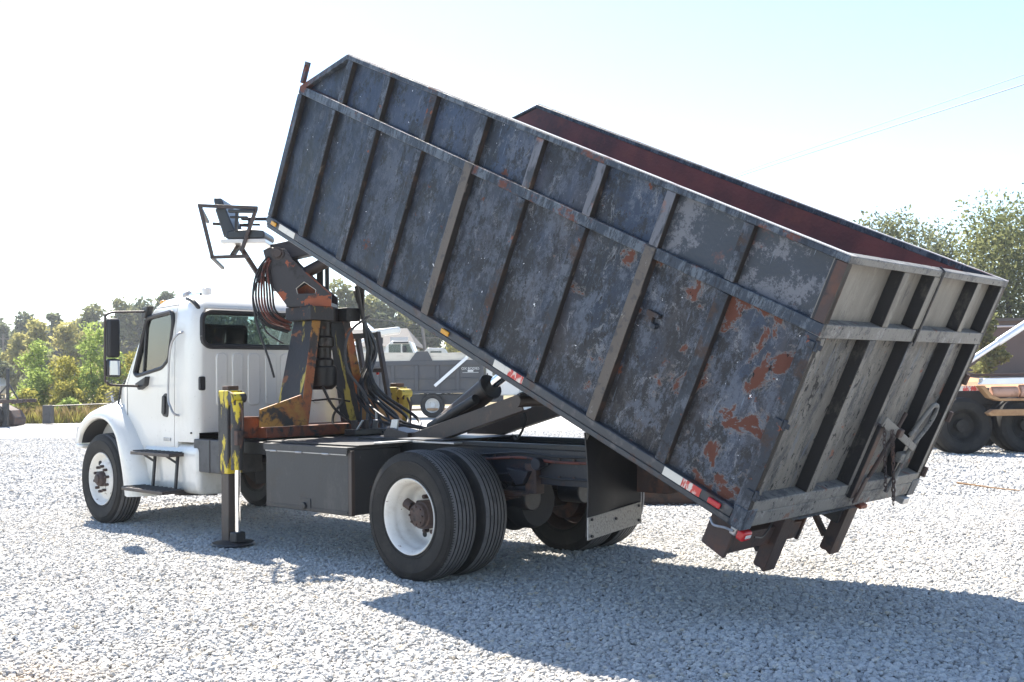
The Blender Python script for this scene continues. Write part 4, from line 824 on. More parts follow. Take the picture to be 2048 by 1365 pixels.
def wheel_front(y, sgn, steer=0.0):
    w = empty('wheel', (-5.41, y, 0.505)); w.parent = TRK; w.scale = (1, 1, 1); w.rotation_euler = (0, 0, steer if sgn < 0 else pi+steer)
    tyre(w)
    rim = MB().lathe([(0.292, -0.118), (0.300, -0.128), (0.296, -0.134), (0.286, -0.128), (0.270, -0.100), (0.258, -0.072), (0.240, -0.058), (0.215, -0.062), (0.195, -0.080), (0.178, -0.100), (0.150, -0.106), (0.085, -0.106), (0.080, -0.02), (0.20, 0.02), (0.292, 0.118)], 64)
    ro = rim.obj('rim', 'white_rim' if sgn < 0 else 'rusty_steel', w, smooth=40)
    for i in range(2):
        a = radians(-48+i*180); MB().cyl((0.222*cos(a), -0.075, 0.222*sin(a)), (0.222*cos(a), -0.058, 0.222*sin(a)), 0.028, 16).obj('hand_hole', 'dark_well', w)
    MB().lathe([(0.086, -0.10), (0.086, -0.150), (0.078, -0.162), (0.055, -0.170), (0.050, -0.185), (0.035, -0.190), (0.0, -0.190)], 28).obj('hub', 'hub', w, smooth=40)
    studs(w, 0.142, -0.104, -0.150, 0.017, 10, 'hub', 0.2)
    return w
def wheel_rear_outer(y, sgn):
    w = empty('wheel', (0, y, 0.505)); w.parent = TRK; w.rotation_euler = (0, 0, 0 if sgn < 0 else pi)
    tyre(w); 
    if sgn < 0: shoulder_lugs(w)
    MB().lathe([(0.292, -0.118), (0.301, -0.128), (0.297, -0.135), (0.286, -0.128), (0.276, -0.105), (0.262, -0.080), (0.257, -0.050), (0.257, -0.030), (0.245, -0.010), (0.235, 0.030), (0.232, 0.070), (0.222, 0.098), (0.205, 0.108), (0.10, 0.112), (0.10, 0.118), (0.292, 0.119)], 72).obj('rim', 'white_rim', w, smooth=40)
    MB().lathe([(0.115, 0.110), (0.115, 0.02), (0.108, -0.01), (0.095, -0.015), (0.090, -0.045), (0.075, -0.055), (0.0, -0.055)], 24).obj('hub', 'hub', w, smooth=40)
    studs(w, 0.142, 0.110, 0.060, 0.018, 10, 'hub'); studs(w, 0.072, -0.055, -0.066, 0.010, 8, 'hub')
    MB().tube([(-0.10, -0.01, 0.06), (-0.16, -0.02, 0.09)], 0.040, 12).obj('hub_knuckle', 'hub', w)
    for i in range(5):
        a = 2*pi*i/5+0.5; MB().cyl((0.188*cos(a), 0.108, 0.188*sin(a)), (0.188*cos(a), 0.1035, 0.188*sin(a)), 0.024, 14).obj('hand_hole', 'dark_well', w)
    return w
def wheel_rear_inner(y, sgn):
    w = empty('wheel', (0, y, 0.505)); w.parent = TRK; w.rotation_euler = (0, 0, 0 if sgn < 0 else pi)
    tyre(w)
    MB().lathe([(0.292, -0.118), (0.285, -0.10), (0.26, -0.06), (0.26, 0.03), (0.285, 0.10), (0.300, 0.128), (0.292, 0.118)], 56).obj('rim', 'rusty_steel', w, smooth=40)
    MB().lathe([(0.258, -0.055), (0.205, -0.05), (0.20, 0.10), (0.0, 0.10)], 40).obj('brake_drum', 'rusty_steel', w, smooth=40)
    return w
wheel_front(-1.015, -1); wheel_front(1.015, 1)
wheel_rear_outer(-1.075, -1); wheel_rear_inner(-0.735, -1); wheel_rear_outer(1.075, 1); wheel_rear_inner(0.735, 1)
MB().cyl((-5.41, -0.92, 0.50), (-5.41, 0.92, 0.50), 0.06, 12).obj('front_axle', 'black_steel', TRK)

# ---- cab ------------------------------------------------------------------------
def cab_ring(z, inset, n=10):
    # plan outline of the cab at height z
    t = (z-0.89)/(2.52-0.89)
    hw = 1.005-0.004*max(0, z-1.5)/0.5 if z < 2.0 else 1.0-0.16*((z-2.0)/0.52)**2.2*0.55
    xr = -3.565 if z < 2.2 else -3.565-0.17*((z-2.2)/0.32)**2.4
    xf = -5.20 if z < 1.56 else -5.20+0.62*(z-1.56)/0.86
    if z > 2.36: hw -= 0.10*((z-2.36)/0.16)**2; xr -= 0.07*((z-2.36)/0.16)**2
    hw -= inset; xr -= inset; xf += inset
    rc = 0.20-inset*0.5; rf = 0.12; out = []
    for (cx, cy, a0, r) in ((xr-rc*0.8, -hw+rc*0.55, -90, (rc*0.8, rc*0.55)), (xr-rc*0.8, hw-rc*0.55, 0, (rc*0.8, rc*0.55)), (xf+rf, hw-rf, 90, (rf, rf)), (xf+rf, -hw+rf, 180, (rf, rf))):
        for i in range(n+1):
            a = radians(a0+90*i/n); ca, sa = cos(a), sin(a); e = 0.85
            out.append((cx+r[0]*math.copysign(abs(ca)**e, ca), cy+r[1]*math.copysign(abs(sa)**e, sa), z))
    return out
def cab_solid(z0, z1, inset, name):
    zs = [z0, 1.0, 1.3, 1.56, 1.8, 2.0, 2.15, 2.25, 2.33, 2.39, 2.44, 2.475]
    zs = [z for z in zs if z0 <= z <= z1]; 
    if zs[-1] < z1: zs.append(z1)
    rings = [cab_ring(z, inset) for z in zs]; k = len(rings[0]); vs = [v for r in rings for v in r]; fs = []
    for i in range(len(rings)-1):
        for j in range(k): fs.append((i*k+j, i*k+(j+1) % k, (i+1)*k+(j+1) % k, (i+1)*k+j))
    fs.append(tuple(range(k-1, -1, -1)))
    # crowned roof
    top = rings[-1]; o = len(vs); cx = sum(v[0] for v in top)/k; base = (len(rings)-1)*k
    prev = base
    for f_, dz in ((0.93, 0.018), (0.8, 0.030), (0.5, 0.042)):
        vs += [(cx+(v[0]-cx)*f_, v[1]*f_, top[0][2]+dz) for v in top]; cur = len(vs)-k
        for j in range(k): fs.append((prev+j, prev+(j+1) % k, cur+(j+1) % k, cur+j))
        prev = cur
    fs.append(tuple(range(prev, prev+k)))
    return MB().add(vs, fs).obj(name, 'white', None, smooth=28)
outer = cab_solid(0.90, 2.495, 0.0, 'cab'); inner = cab_solid(0.96, 2.44, 0.045, 'cut_inner'); inner.data.materials[0] = M['interior']
boolean(outer, [inner]); drop(inner)
win = rounded([(-4.60, 2.30), (-4.055, 2.345), (-4.035, 2.22), (-4.13, 1.83), (-4.27, 1.745), (-4.83, 1.665), (-4.905, 1.70)], 0.05, 4)
door_pts = [(-4.615, 2.395), (-4.03, 2.41), (-3.995, 2.20), (-4.01, 0.905), (-4.78, 0.885), (-4.85, 0.93), (-5.03, 1.18), (-5.05, 1.57)]
rwin = rounded([(-0.92, 1.955), (0.92, 1.955), (0.92, 2.325), (-0.92, 2.325)], 0.11, 6)
def grow(pts, g):
    cx = sum(p[0] for p in pts)/len(pts); cz = sum(p[1] for p in pts)/len(pts); return [(p[0]+math.copysign(g, p[0]-cx), p[1]+math.copysign(g, p[1]-cz)) for p in pts]
k_win = MB().prism(win, 'xz', -1.3, -0.5).obj('cut_window', 'white'); k_door = MB().prism(door_pts, 'xz', -1.3, -0.90).obj('cut_door', 'white')
k_door2 = MB().prism(grow(door_pts, 0.011), 'xz', -1.3, -0.90).obj('cut_door', 'white')
k_rw = MB().prism(rwin, 'yz', -3.9, -3.4).obj('cut_rear', 'white'); k_ws = MB().prism([(-0.90, 1.60), (0.90, 1.60), (0.80, 2.36), (-0.80, 2.36)], 'yz', -5.6, -4.5).obj('cut_ws', 'white')
k_notch = MB().box(-3.93, -3.3, -0.955, 0.955, 0.8, 1.062).obj('cut_notch', 'white')
k_notch2 = MB().box(-3.93, -3.3, -1.2, 1.2, 0.8, 0.963).obj('cut_notch2', 'white')
DOOR = outer.copy(); DOOR.data = outer.data.copy(); DOOR.name = 'door'; COL.objects.link(DOOR)
boolean(DOOR, [k_door], 'INTERSECT'); boolean(DOOR, [k_win])
boolean(outer, [k_door2, k_win, k_rw, k_ws, k_notch, k_notch2]); outer.parent = TRK; DOOR.parent = TRK; CAB = outer
for k_ in (DOOR, CAB):
    bv = k_.modifiers.new('bevel', 'BEVEL'); bv.width = 0.006; bv.segments = 2; bv.limit_method = 'ANGLE'; bv.angle_limit = radians(50)
drop(k_win, k_door, k_door2, k_rw, k_ws, k_notch, k_notch2)
def ring_frame(pts, plane, off, r, name, m, parent, curve=None):
    P = [((p[0], off, p[1]) if plane == 'xz' else (off, p[0], p[1])) for p in pts]; P.append(P[0]); return MB().tube(P, r, 6, cap=False).obj(name, m, parent)
ring_frame(win, 'xz', -0.995, 0.024, 'window_seal', 'plastic', DOOR); ring_frame(rwin, 'yz', -3.573, 0.030, 'window_seal', 'plastic', CAB)
MB().prism(win, 'xz', -0.982, -0.978).obj('window_pane', 'glass_side', DOOR, smooth=0)
MB().beam((-4.62, -0.99, 2.30), (-4.70, -0.99, 1.68), 0.02, 0.022).obj('window_divider', 'plastic', DOOR)
MB().prism(rwin, 'yz', -3.605, -3.600).obj('window_pane', 'glass', CAB, smooth=0)
# interior seen through the glass
MB().box(-5.1, -3.65, -0.93, 0.93, 1.05, 1.10).obj('cab_floor', 'plastic', CAB); 
def cab_seat(y):
    s = MB(); s.prism(rounded([(-4.45, 1.36), (-3.93, 1.36), (-3.93, 1.52), (-4.45, 1.54)], 0.06), 'xz', y-0.25, y+0.25); s.prism(rounded([(-4.02, 1.45), (-3.84, 1.45), (-3.72, 2.08), (-3.74, 2.20), (-3.84, 2.21), (-3.89, 2.05)], 0.05), 'xz', y-0.25, y+0.25)
    return s.obj('cab_seat', 'vinyl', CAB, 0.07, 4)
cab_seat(-0.52)
MB().box(-5.12, -4.78, -0.90, 0.90, 1.30, 1.62).obj('dashboard', 'plastic', CAB, 0.06, 3)
st = MB(); stc = Vector((-4.62, -0.45, 1.80)); u_ = Vector((0, 1, 0)); v_ = Vector((0.45, 0, 0.89)); st.tube([stc+u_*0.21*cos(2*pi*i/24)+v_*0.21*sin(2*pi*i/24) for i in range(25)], 0.015, 6, cap=False); st.tube([stc-u_*0.2, stc+u_*0.2], 0.013, 6); st.tube([stc, stc+Vector((-0.28, 0, -0.2))], 0.03, 8)
st.obj('steering_wheel', 'seat_grey', CAB)
# rear wall stampings, handle cover, drip strip
for (y0, y1) in ((-0.77, -0.64), (-0.58, -0.45), (-0.39, -0.24), (-0.17, -0.03), (0.03, 0.17), (0.24, 0.39), (0.45, 0.58), (0.64, 0.77)):
    MB().prism(rounded([(y0, 1.33), (y1, 1.33), (y1, 1.89), (y0, 1.89)], 0.055, 5), 'yz', -3.58, -3.551).obj('stamped_rib', 'white', CAB, 0.010, 3)
MB().prism(rounded([(-0.96, 1.50), (-0.895, 1.50), (-0.895, 1.645), (-0.96, 1.645)], 0.02), 'yz', -3.60, -3.556).obj('vent_cover', 'plastic', CAB, 0.005)
MB().tube(bez([(-3.86, -0.93, 2.475), (-3.74, -0.95, 2.45), (-3.665, -0.94, 2.40), (-3.64, -0.91, 2.345)], 5), 0.022, 8).obj('roof_strip', 'plastic', CAB)
MB().beam((-3.60, -0.89, 2.36), (-3.60, 0.89, 2.36), 0.02, 0.010).obj('roof_crease', 'white', CAB)
# door handle, grab bar, badge
MB().prism(rounded([(-4.265, 1.23), (-4.125, 1.21), (-4.115, 1.36), (-4.135, 1.47), (-4.21, 1.475), (-4.265, 1.42)], 0.05), 'xz', -1.012, -0.99).obj('door_handle', 'plastic', DOOR, 0.008)
MB().prism(rounded([(-4.245, 1.25), (-4.18, 1.24), (-4.17, 1.44), (-4.23, 1.45)], 0.03), 'xz', -1.028, -1.012).obj('door_handle', 'black_steel', DOOR, 0.006)
MB().tube(bez([(-3.83, -0.99, 2.12), (-3.86, -1.055, 2.08), (-3.95, -1.065, 1.99), (-4.0, -1.065, 1.80), (-4.02, -1.065, 1.43), (-3.97, -1.065, 1.33), (-3.92, -1.055, 1.26), (-3.90, -0.99, 1.235)], 6), 0.0115, 8).obj('grab_bar', 'galv', CAB)
MB().box(-4.22, -4.08, -1.014, -1.004, 0.965, 1.0).obj('badge_plate', 'galv', DOOR, 0.002)
MB().cyl((-3.66, -1.012, 1.06), (-3.66, -0.98, 1.06), 0.010, 8).obj('screw', 'plastic', CAB)
# mirror
MIR = empty('mirror_assembly', (0, 0, 0)); MIR.parent = TRK
MB().tube(bez([(-4.60, -1.02, 2.37), (-4.62, -1.36, 2.355)], 3)+bez([(-4.62, -1.40, 2.35), (-4.62, -1.455, 2.32), (-4.62, -1.47, 2.25), (-4.62, -1.47, 1.68), (-4.62, -1.45, 1.60), (-4.62, -1.40, 1.57), (-4.64, -1.14, 1.555), (-4.72, -1.01, 1.55)], 5), 0.013, 8).obj('mirror_arm', 'hoist', MIR)
MB().box(-4.66, -4.575, -1.455, -1.315, 1.865, 2.285).obj('mirror_housing', 'plastic', MIR, 0.03, 3)
MB().box(-4.66, -4.575, -1.46, -1.305, 1.655, 1.85).obj('mirror_housing', 'plastic', MIR, 0.03, 3)
MB().box(-4.577, -4.571, -1.440, -1.325, 1.675, 1.83).obj('mirror_glass', 'mirror', MIR, 0.002)
MB().prism([(-4.66, 2.42), (-4.53, 2.43), (-4.60, 2.30), (-4.68, 2.30)], 'xz', -1.03, -0.95).obj('arm_bracket', 'plastic', MIR, 0.01)
MB().prism([(-4.78, 1.58), (-4.53, 1.66), (-4.56, 1.56), (-4.70, 1.51)], 'xz', -1.06, -0.99).obj('arm_bracket', 'plastic', MIR, 0.01)
# roof things
MB().lathe([(0.0, 0.0), (0.055, 0.0), (0.06, 0.02), (0.055, 0.05), (0.0, 0.055)], 20, 'x', (-4.78, -0.42, 2.585)).obj('air_horn', 'galv', CAB)
MB().lathe([(0.03, -0.0), (0.022, 0.10), (0.016, 0.30)], 12, 'x', (-4.76, -0.42, 2.585)).obj('air_horn', 'chrome', CAB)
MB().lathe([(0.0, -0.035), (0.055, -0.035), (0.057, 0.03), (0.05, 0.045), (0.0, 0.048)], 20, 'z', (-4.34, -0.42, 2.60)).obj('beacon', 'white_lens', CAB, 0.004)
MB().cyl((-4.40, -0.42, 2.52), (-4.40, -0.42, 2.58), 0.02, 8).obj('beacon_post', 'galv', CAB)
for y in (-0.7, -0.2, 0.0, 0.2, 0.7): MB().box(-4.82, -4.74, y-0.04, y+0.04, 2.475, 2.52).obj('roof_marker', 'amber', CAB, 0.02, 3)
# cowl under the windscreen, hood and fenders
MB().box(-5.34, -5.0, -0.955, 0.955, 0.95, 1.57).obj('cowl', 'white', CAB, 0.03)
MB().tube(bez([(-5.20, -0.955, 1.60), (-5.29, -0.962, 1.54), (-5.315, -0.975, 1.40), (-5.33, -0.985, 1.29), (-5.38, -0.99, 1.25), (-5.44, -0.985, 1.235)], 5), 0.014, 6).obj('hood_seal', 'plastic', CAB)
MB().tube([(-5.055, -1.003, 1.56), (-5.045, -1.004, 1.20), (-4.87, -1.006, 0.93)], 0.004, 4).obj('door_seam', 'seat_grey', CAB)
hood_sec = [(-5.35, 0.945, 1.585), (-5.6, 0.93, 1.50), (-5.9, 0.90, 1.42), (-6.15, 0.86, 1.33), (-6.35, 0.78, 1.20), (-6.42, 0.70, 1.05)]
vs = []; fs = []; nn = 25
for (x, hw, zt) in hood_sec:
    for i in range(nn):
        a = pi*i/(nn-1); c_, s_ = cos(a), sin(a); vs.append((x, -hw*math.copysign(abs(c_)**0.42, c_), 0.85+(zt-0.85)*abs(s_)**0.42))
for j in range(len(hood_sec)-1):
    for i in range(nn-1): fs.append((j*nn+i, j*nn+i+1, (j+1)*nn+i+1, (j+1)*nn+i))
fs += [tuple(range(nn-1, -1, -1)), tuple(range((len(hood_sec)-1)*nn, len(hood_sec)*nn))]
for j in range(len(hood_sec)-1): fs.append((j*nn, (j+1)*nn, (j+1)*nn+nn-1, j*nn+nn-1))
HOOD = MB().add(vs, fs).obj('hood', 'white', TRK, smooth=40)
for k in range(6): MB().beam((-5.72+0.03*k, -0.942, 1.46-0.035*k), (-5.50+0.02*k, -0.950, 1.50-0.035*k), 0.012, 0.010).obj('hood_louver', 'seat_grey', HOOD)
def catm(pts, n=6): return [(p.x, p.z) for p in bez([(a, 0, b) for a, b in pts], n)]
archi = catm([(-5.935, 0.90), (-5.86, 1.03), (-5.68, 1.14), (-5.45, 1.185), (-5.22, 1.15), (-5.06, 1.04), (-4.97, 0.92), (-4.86, 0.64), (-4.785, 0.345)])
archo = catm([(-6.10, 0.90), (-6.03, 1.14), (-5.84, 1.27), (-5.60, 1.345), (-5.36, 1.37), (-5.10, 1.28), (-4.82, 1.05), (-4.56, 0.72), (-4.45, 0.36)])
FEN = None
for sgn in (-1, 1):
    vs = []; fs = []; nv_ = 9; k = len(archi)
    for i, (a, b_) in enumerate(zip(archi, archo)):
        # inner return, lip, bulged flank, roll inwards to the hood
        t = i/(k-1)
        rear = max(0, (t-0.55)/0.45)
        row = [((a[0], -0.86), a[1]), ((a[0], -1.14), a[1]), ((a[0]*1, -1.168), a[1]+0.012)]
        for f_, yy in ((0.18, -1.175), (0.42, -1.165), (0.66, -1.125), (0.86, -1.05), (0.97, -0.98), (1.0, -0.90)):
            yy = yy if f_ < 0.5 else yy+(0.0+rear*0.045*(1-f_)*0)
            row.append(((a[0]+(b_[0]-a[0])*f_, yy), a[1]+(b_[1]-a[1])*f_))
        vs += [(p[0], -sgn*p[1] if sgn > 0 else p[1], z) for p, z in row]
    nv_ = 9
    for i in range(k-1):
        for j in range(nv_-1): fs.append((i*nv_+j, i*nv_+j+1, (i+1)*nv_+j+1, (i+1)*nv_+j))
    for e in (0, (k-1)*nv_): fs.append(tuple(range(e, e+nv_)))
    for i in range(k-1): fs.append((i*nv_+nv_-1, i*nv_, (i+1)*nv_, (i+1)*nv_+nv_-1))
    f_o = MB().add(vs, fs).obj('fender', 'white', TRK, smooth=60)
    if sgn < 0: FEN = f_o
    # dark liner under the arch
    lin = [(-5.41+(p[0]+5.41)*0.985, 0.5+(p[1]-0.5)*0.985) for p in archi]; n_ = len(lin); mb = MB(); yo_, yi_ = sgn*1.135, sgn*0.50
    mb.add([(p[0], yo_, p[1]) for p in lin]+[(p[0], yi_, p[1]) for p in lin], [(i, i+1, i+1+n_, i+n_) for i in range(n_-1)]+[tuple(range(n_, 2*n_))])
    mb.obj('wheel_well', 'dark_well', TRK, smooth=60)
MB().box(-6.06, -5.90, -1.15, -1.0, 0.83, 0.885).obj('bumper_end', 'white', TRK, 0.02)
MB().box(-6.36, -6.05, -0.90, 0.90, 0.50, 0.80).obj('bumper', 'hoist', TRK, 0.03)
MB().prism([(-6.00, 1.10), (-5.93, 0.90), (-6.06, 0.90)], 'xz', -1.16, -1.10).obj('fender_marker', 'white_lens', FEN, 0.006)
MB().tube(bez([(-5.42, -0.98, 1.36), (-5.38, -1.02, 1.33), (-5.30, -1.05, 1.24), (-5.28, -1.03, 1.19)], 5), 0.022, 8).obj('hood_latch', 'seat_grey', FEN)
MB().tube([(-5.27, -1.02, 1.24), (-5.20, -1.03, 1.19)], 0.018, 8).obj('hood_latch', 'plastic', FEN)
MB().tube(bez([(-5.50, -0.97, 1.39), (-5.46, -0.99, 1.44), (-5.42, -0.99, 1.37)], 4), 0.010, 6).obj('hood_latch', 'galv', FEN)
# tank, steps, battery cover
MB().prism(rounded([(-1.02, 0.42), (-0.52, 0.42), (-0.52, 0.95), (-1.02, 0.95)], 0.12, 6), 'yz', -4.66, -3.50).obj('fuel_tank', 'white', TRK, 0.05, 4)
MB().box(-4.72, -4.60, -1.0, -0.5, 0.50, 0.95).obj('tank_bracket', 'white', TRK, 0.01)
MB().box(-3.62, -3.04, -1.00, -0.55, 0.665, 1.0).obj('battery_box', 'seat_grey', TRK, 0.01)
MB().box(-3.31, -3.295, -1.006, -1.0, 0.665, 1.0).obj('box_strap', 'black_steel', TRK)
def step(x0, x1, y0, y1, z):
    s = MB().box(x0, x1, y0, y1, z-0.045, z-0.008).obj('step', 'hoist', TRK, 0.006)
    for k in range(9):
        x = x0+0.06+(x1-x0-0.12)*k/8; MB().beam((x-0.02, y0+0.012, z-0.002), (x+0.02, y1-0.012, z-0.002), 0.014, 0.010).obj('step_bar', 'seat_grey', s)
    return s
step(-4.62, -3.78, -1.19, -1.0, 0.86); step(-4.60, -3.72, -1.30, -1.05, 0.485)
for x in (-4.34, -3.86): MB().beam((x, -1.045, 0.82), (x, -1.075, 0.44), 0.035, 0.025).obj('step_hanger', 'black_steel', TRK, 0.004); MB().beam((x, -1.05, 0.74), (x-0.09, -1.14, 0.825), 0.02, 0.02).obj('step_brace', 'black_steel', TRK); MB().beam((x, -1.06, 0.44), (x, -0.6, 0.40), 0.08, 0.06).obj('step_arm', 'hoist', TRK, 0.004)
MB().box(-3.60, -2.0, -0.95, 0.95, 0.88, 1.0).obj('side_shield', 'black_steel', TRK, 0.01)
MB().lathe([(0.0, -0.10), (0.20, -0.10), (0.23, 0.0), (0.20, 0.10), (0.0, 0.10)], 24, 'x', (-2.42, -0.55, 0.62)).obj('air_tank', 'black_steel', TRK)

# ---- grapple crane --------------------------------------------------------------
PX = -2.80
PED = MB().box(-3.06, -2.50, -0.86, 0.90, 1.03, 1.135).obj('crane_base', 'orange_red', TRK, 0.008)
lab(PED, 'worn orange and black crane base beam behind the cab')
for sg in (-1, 1):
    MB().prism([(sg*0.90, 1.137), (sg*0.90, 1.31), (sg*0.42, 1.445), (sg*0.34, 1.137)], 'yz', -2.56, -2.535).obj('gusset_plate', 'orange_worn', PED, 0.003)
    MB().add([(-2.99, sg*0.41, 1.137), (-2.545, sg*0.41, 1.137), (-2.545, sg*0.445, 1.137), (-2.99, sg*0.445, 1.137), (-2.92, sg*0.205, 2.20), (-2.60, sg*0.205, 2.20), (-2.60, sg*0.24, 2.20), (-2.92, sg*0.24, 2.20)],
             [(3, 2, 1, 0), (4, 5, 6, 7), (0, 1, 5, 4), (1, 2, 6, 5), (2, 3, 7, 6), (3, 0, 4, 7)]).obj('pedestal_leg', 'leg_dark', PED, 0.004)
    MB().add([(-2.545, sg*0.34, 1.137), (-2.53, sg*0.34, 1.137), (-2.53, sg*0.445, 1.137), (-2.545, sg*0.445, 1.137), (-2.60, sg*0.14, 2.20), (-2.585, sg*0.14, 2.20), (-2.585, sg*0.24, 2.20), (-2.60, sg*0.24, 2.20)],
             [(3, 2, 1, 0), (4, 5, 6, 7), (0, 1, 5, 4), (1, 2, 6, 5), (2, 3, 7, 6), (3, 0, 4, 7)]).obj('leg_flange', 'orange_worn', PED, 0.003)
CR = (-2.76, 0.0)
MB().lathe([(0.0, 1.70), (0.12, 1.70), (0.12, 1.80), (0.095, 1.82), (0.095, 1.93), (0.125, 1.94), (0.125, 2.03), (0.10, 2.05), (0.10, 2.20), (0.0, 2.20)], 28, 'z', (CR[0], CR[1], 0)).obj('rotator_column', 'greasy', PED, 0.004)
MB().lathe([(0.0, 1.49), (0.10, 1.49), (0.145, 1.53), (0.15, 1.56), (0.15, 1.72), (0.14, 1.735), (0.0, 1.735)], 28, 'z', (CR[0], CR[1], 0)).obj('swing_motor', 'plastic', PED, 0.004)
MB().box(-2.98, -2.54, -0.30, -0.02, 2.205, 2.345).obj('swing_housing', 'leg_dark', PED, 0.006)
MB().box(-2.98, -2.54, 0.16, 0.34, 2.205, 2.345).obj('swing_housing', 'black_steel', PED, 0.006)
MB().lathe([(0.0, 2.20), (0.13, 2.20), (0.13, 2.35), (0.0, 2.35)], 28, 'z', (CR[0], 0.05, 0)).obj('swing_gear', 'greasy', PED)
# the crane is slewed: head, boom and operator seat turn together about the column
HEAD = empty('crane_head', (-2.76, 0, 0), SA); HEAD.parent = TRK
plate = [(-0.49, 2.965), (-0.56, 2.935), (-0.46, 2.55), (-0.33, 2.375), (-0.31, 2.345), (0.138, 2.345), (0.143, 2.46), (-0.114, 2.695), (-0.26, 2.84), (-0.33, 2.945)]
hole = [(-0.218, 2.535), (-0.138, 2.60), (-0.02, 2.517), (-0.025, 2.485), (-0.205, 2.48)]
for i, yy in enumerate((-0.23, 0.17)):
    hp = MB().prism(plate, 'xz', yy, yy+0.03).obj('head_plate', 'crane_head', HEAD); c1 = MB().prism(hole, 'xz', yy-0.1, yy+0.1).obj('cut', 'white', HEAD); boolean(hp, [c1]); drop(c1)
    bv = hp.modifiers.new('bevel', 'BEVEL'); bv.width = 0.004; bv.limit_method = 'ANGLE'
MB().box(-0.33, 0.135, -0.198, 0.168, 2.347, 2.39).obj('head_base', 'crane_head', HEAD, 0.004)
MB().prism([(-0.24, 2.39), (0.09, 2.39), (0.09, 2.47), (-0.10, 2.62), (-0.24, 2.54)], 'xz', -0.06, 0.06).obj('head_web', 'orange_red', HEAD, 0.004)
MB().beam((0.143, -0.215, 2.465), (-0.12, -0.215, 2.70), 0.035, 0.012).obj('head_edge', 'orange_red', HEAD)
MB().box(-0.56, -0.47, -0.12, 0.12, 2.62, 2.80).obj('valve_block', 'greasy', HEAD, 0.01)
MB().box(-0.49, -0.43, -0.16, -0.08, 2.52, 2.74).obj('valve_block', 'galv', HEAD, 0.008)
MB().cyl((-0.41, -0.265, 2.90), (-0.41, 0.23, 2.90), 0.048, 24).obj('boom_pin', 'hoist', HEAD, 0.006)
MB().lathe([(0.05, -0.236), (0.068, -0.236), (0.068, -0.25), (0.05, -0.25)], 24, 'y', (-0.41, 0, 2.90)).obj('pin_collar', 'hoist', HEAD)
MB().beam((-0.50, 0, 2.915), (0.62, 0, 3.155), 0.20, 0.19).obj('boom', 'crane_head', HEAD, 0.01)
MB().cyl((-0.20, 0, 2.70), (0.50, 0, 3.06), 0.062, 20).obj('lift_cylinder', 'hoist', HEAD)
MB().box(-0.07, -0.005, 0.10, 0.15, 2.40, 2.86).obj('boom_strut', 'black_steel', HEAD, 0.004)
MB().box(0.025, 0.065, 0.06, 0.11, 2.36, 2.92).obj('boom_strut', 'black_steel', HEAD, 0.004)
# operator seat with its cage, seen side on
SEAT = empty('operator_seat', (-2.76, 0, 0), SA); SEAT.parent = TRK
sy = -0.10
MB().prism(rounded([(-0.925, 3.048), (-0.53, 3.048), (-0.515, 3.08), (-0.53, 3.128), (-0.66, 3.142), (-0.90, 3.13)], 0.03), 'xz', sy-0.23, sy+0.23).obj('seat_cushion', 'vinyl', SEAT, 0.02, 3)
MB().prism(rounded([(-0.935, 3.07), (-0.815, 3.10), (-0.945, 3.42), (-0.965, 3.47), (-1.04, 3.475), (-1.045, 3.44), (-1.02, 3.36)], 0.02), 'xz', sy-0.21, sy+0.21).obj('backrest', 'vinyl', SEAT, 0.02, 3)
MB().prism([(-0.945, 3.07), (-0.925, 3.07), (-1.022, 3.36), (-1.035, 3.36)], 'xz', sy-0.19, sy+0.19).obj('back_shell', 'seat_grey', SEAT, 0.004)
for yy in (sy-0.26, sy+0.26):
    MB().beam((-0.88, yy, 3.325), (-0.60, yy, 3.318), 0.055, 0.035).obj('armrest', 'vinyl', SEAT, 0.012, 3); MB().beam((-0.80, yy, 3.12), (-0.79, yy, 3.31), 0.03, 0.03).obj('armrest_post', 'plastic', SEAT)
    MB().beam((-0.86, yy, 3.262), (-0.68, yy, 3.258), 0.045, 0.02).obj('control_lever', 'plastic', SEAT, 0.006)
MB().box(-0.965, -0.51, sy-0.24, sy+0.24, 3.0, 3.04).obj('seat_pan', 'white', SEAT, 0.004)
def sq(name, pts, w=0.034, m='hoist', par=None):
    mb = MB()
    for a, b in zip(pts[:-1], pts[1:]):
        a, b = Vector(a), Vector(b); d = (b-a).normalized()*w*0.45; mb.beam(a-d, b+d, w, w)
    return mb.obj(name, m, par or SEAT, 0.003)
yc = -0.36
sq('cage_bar', [(-1.17, yc, 3.385), (-0.595, yc, 3.352)]); sq('cage_bar', [(-1.165, yc, 3.36), (-1.045, yc, 2.86)]); sq('cage_bar', [(-1.04, yc, 2.855), (-0.69, yc, 2.86)]); sq('cage_bar', [(-0.60, yc, 3.33), (-0.745, yc, 2.92)])
sq('cage_bar', [(-1.175, yc, 3.385), (-1.24, 0.16, 3.30)], 0.03); sq('cage_bar', [(-1.17, 0.16, 3.275), (-0.80, 0.16, 3.25)], 0.03); sq('cage_bar', [(-1.05, yc, 2.855), (-1.08, 0.16, 2.80)], 0.03)
MB().beam((-0.765, -0.30, 2.95), (-0.60, -0.20, 2.66), 0.045, 0.045).obj('seat_arm', 'hoist', SEAT, 0.004); MB().beam((-0.62, -0.20, 2.68), (-0.47, -0.18, 2.60), 0.045, 0.045).obj('seat_arm', 'hoist', SEAT, 0.004)
MB().beam((-0.84, sy, 3.0), (-0.85, yc+0.03, 2.87), 0.04, 0.04).obj('seat_post', 'hoist', SEAT)
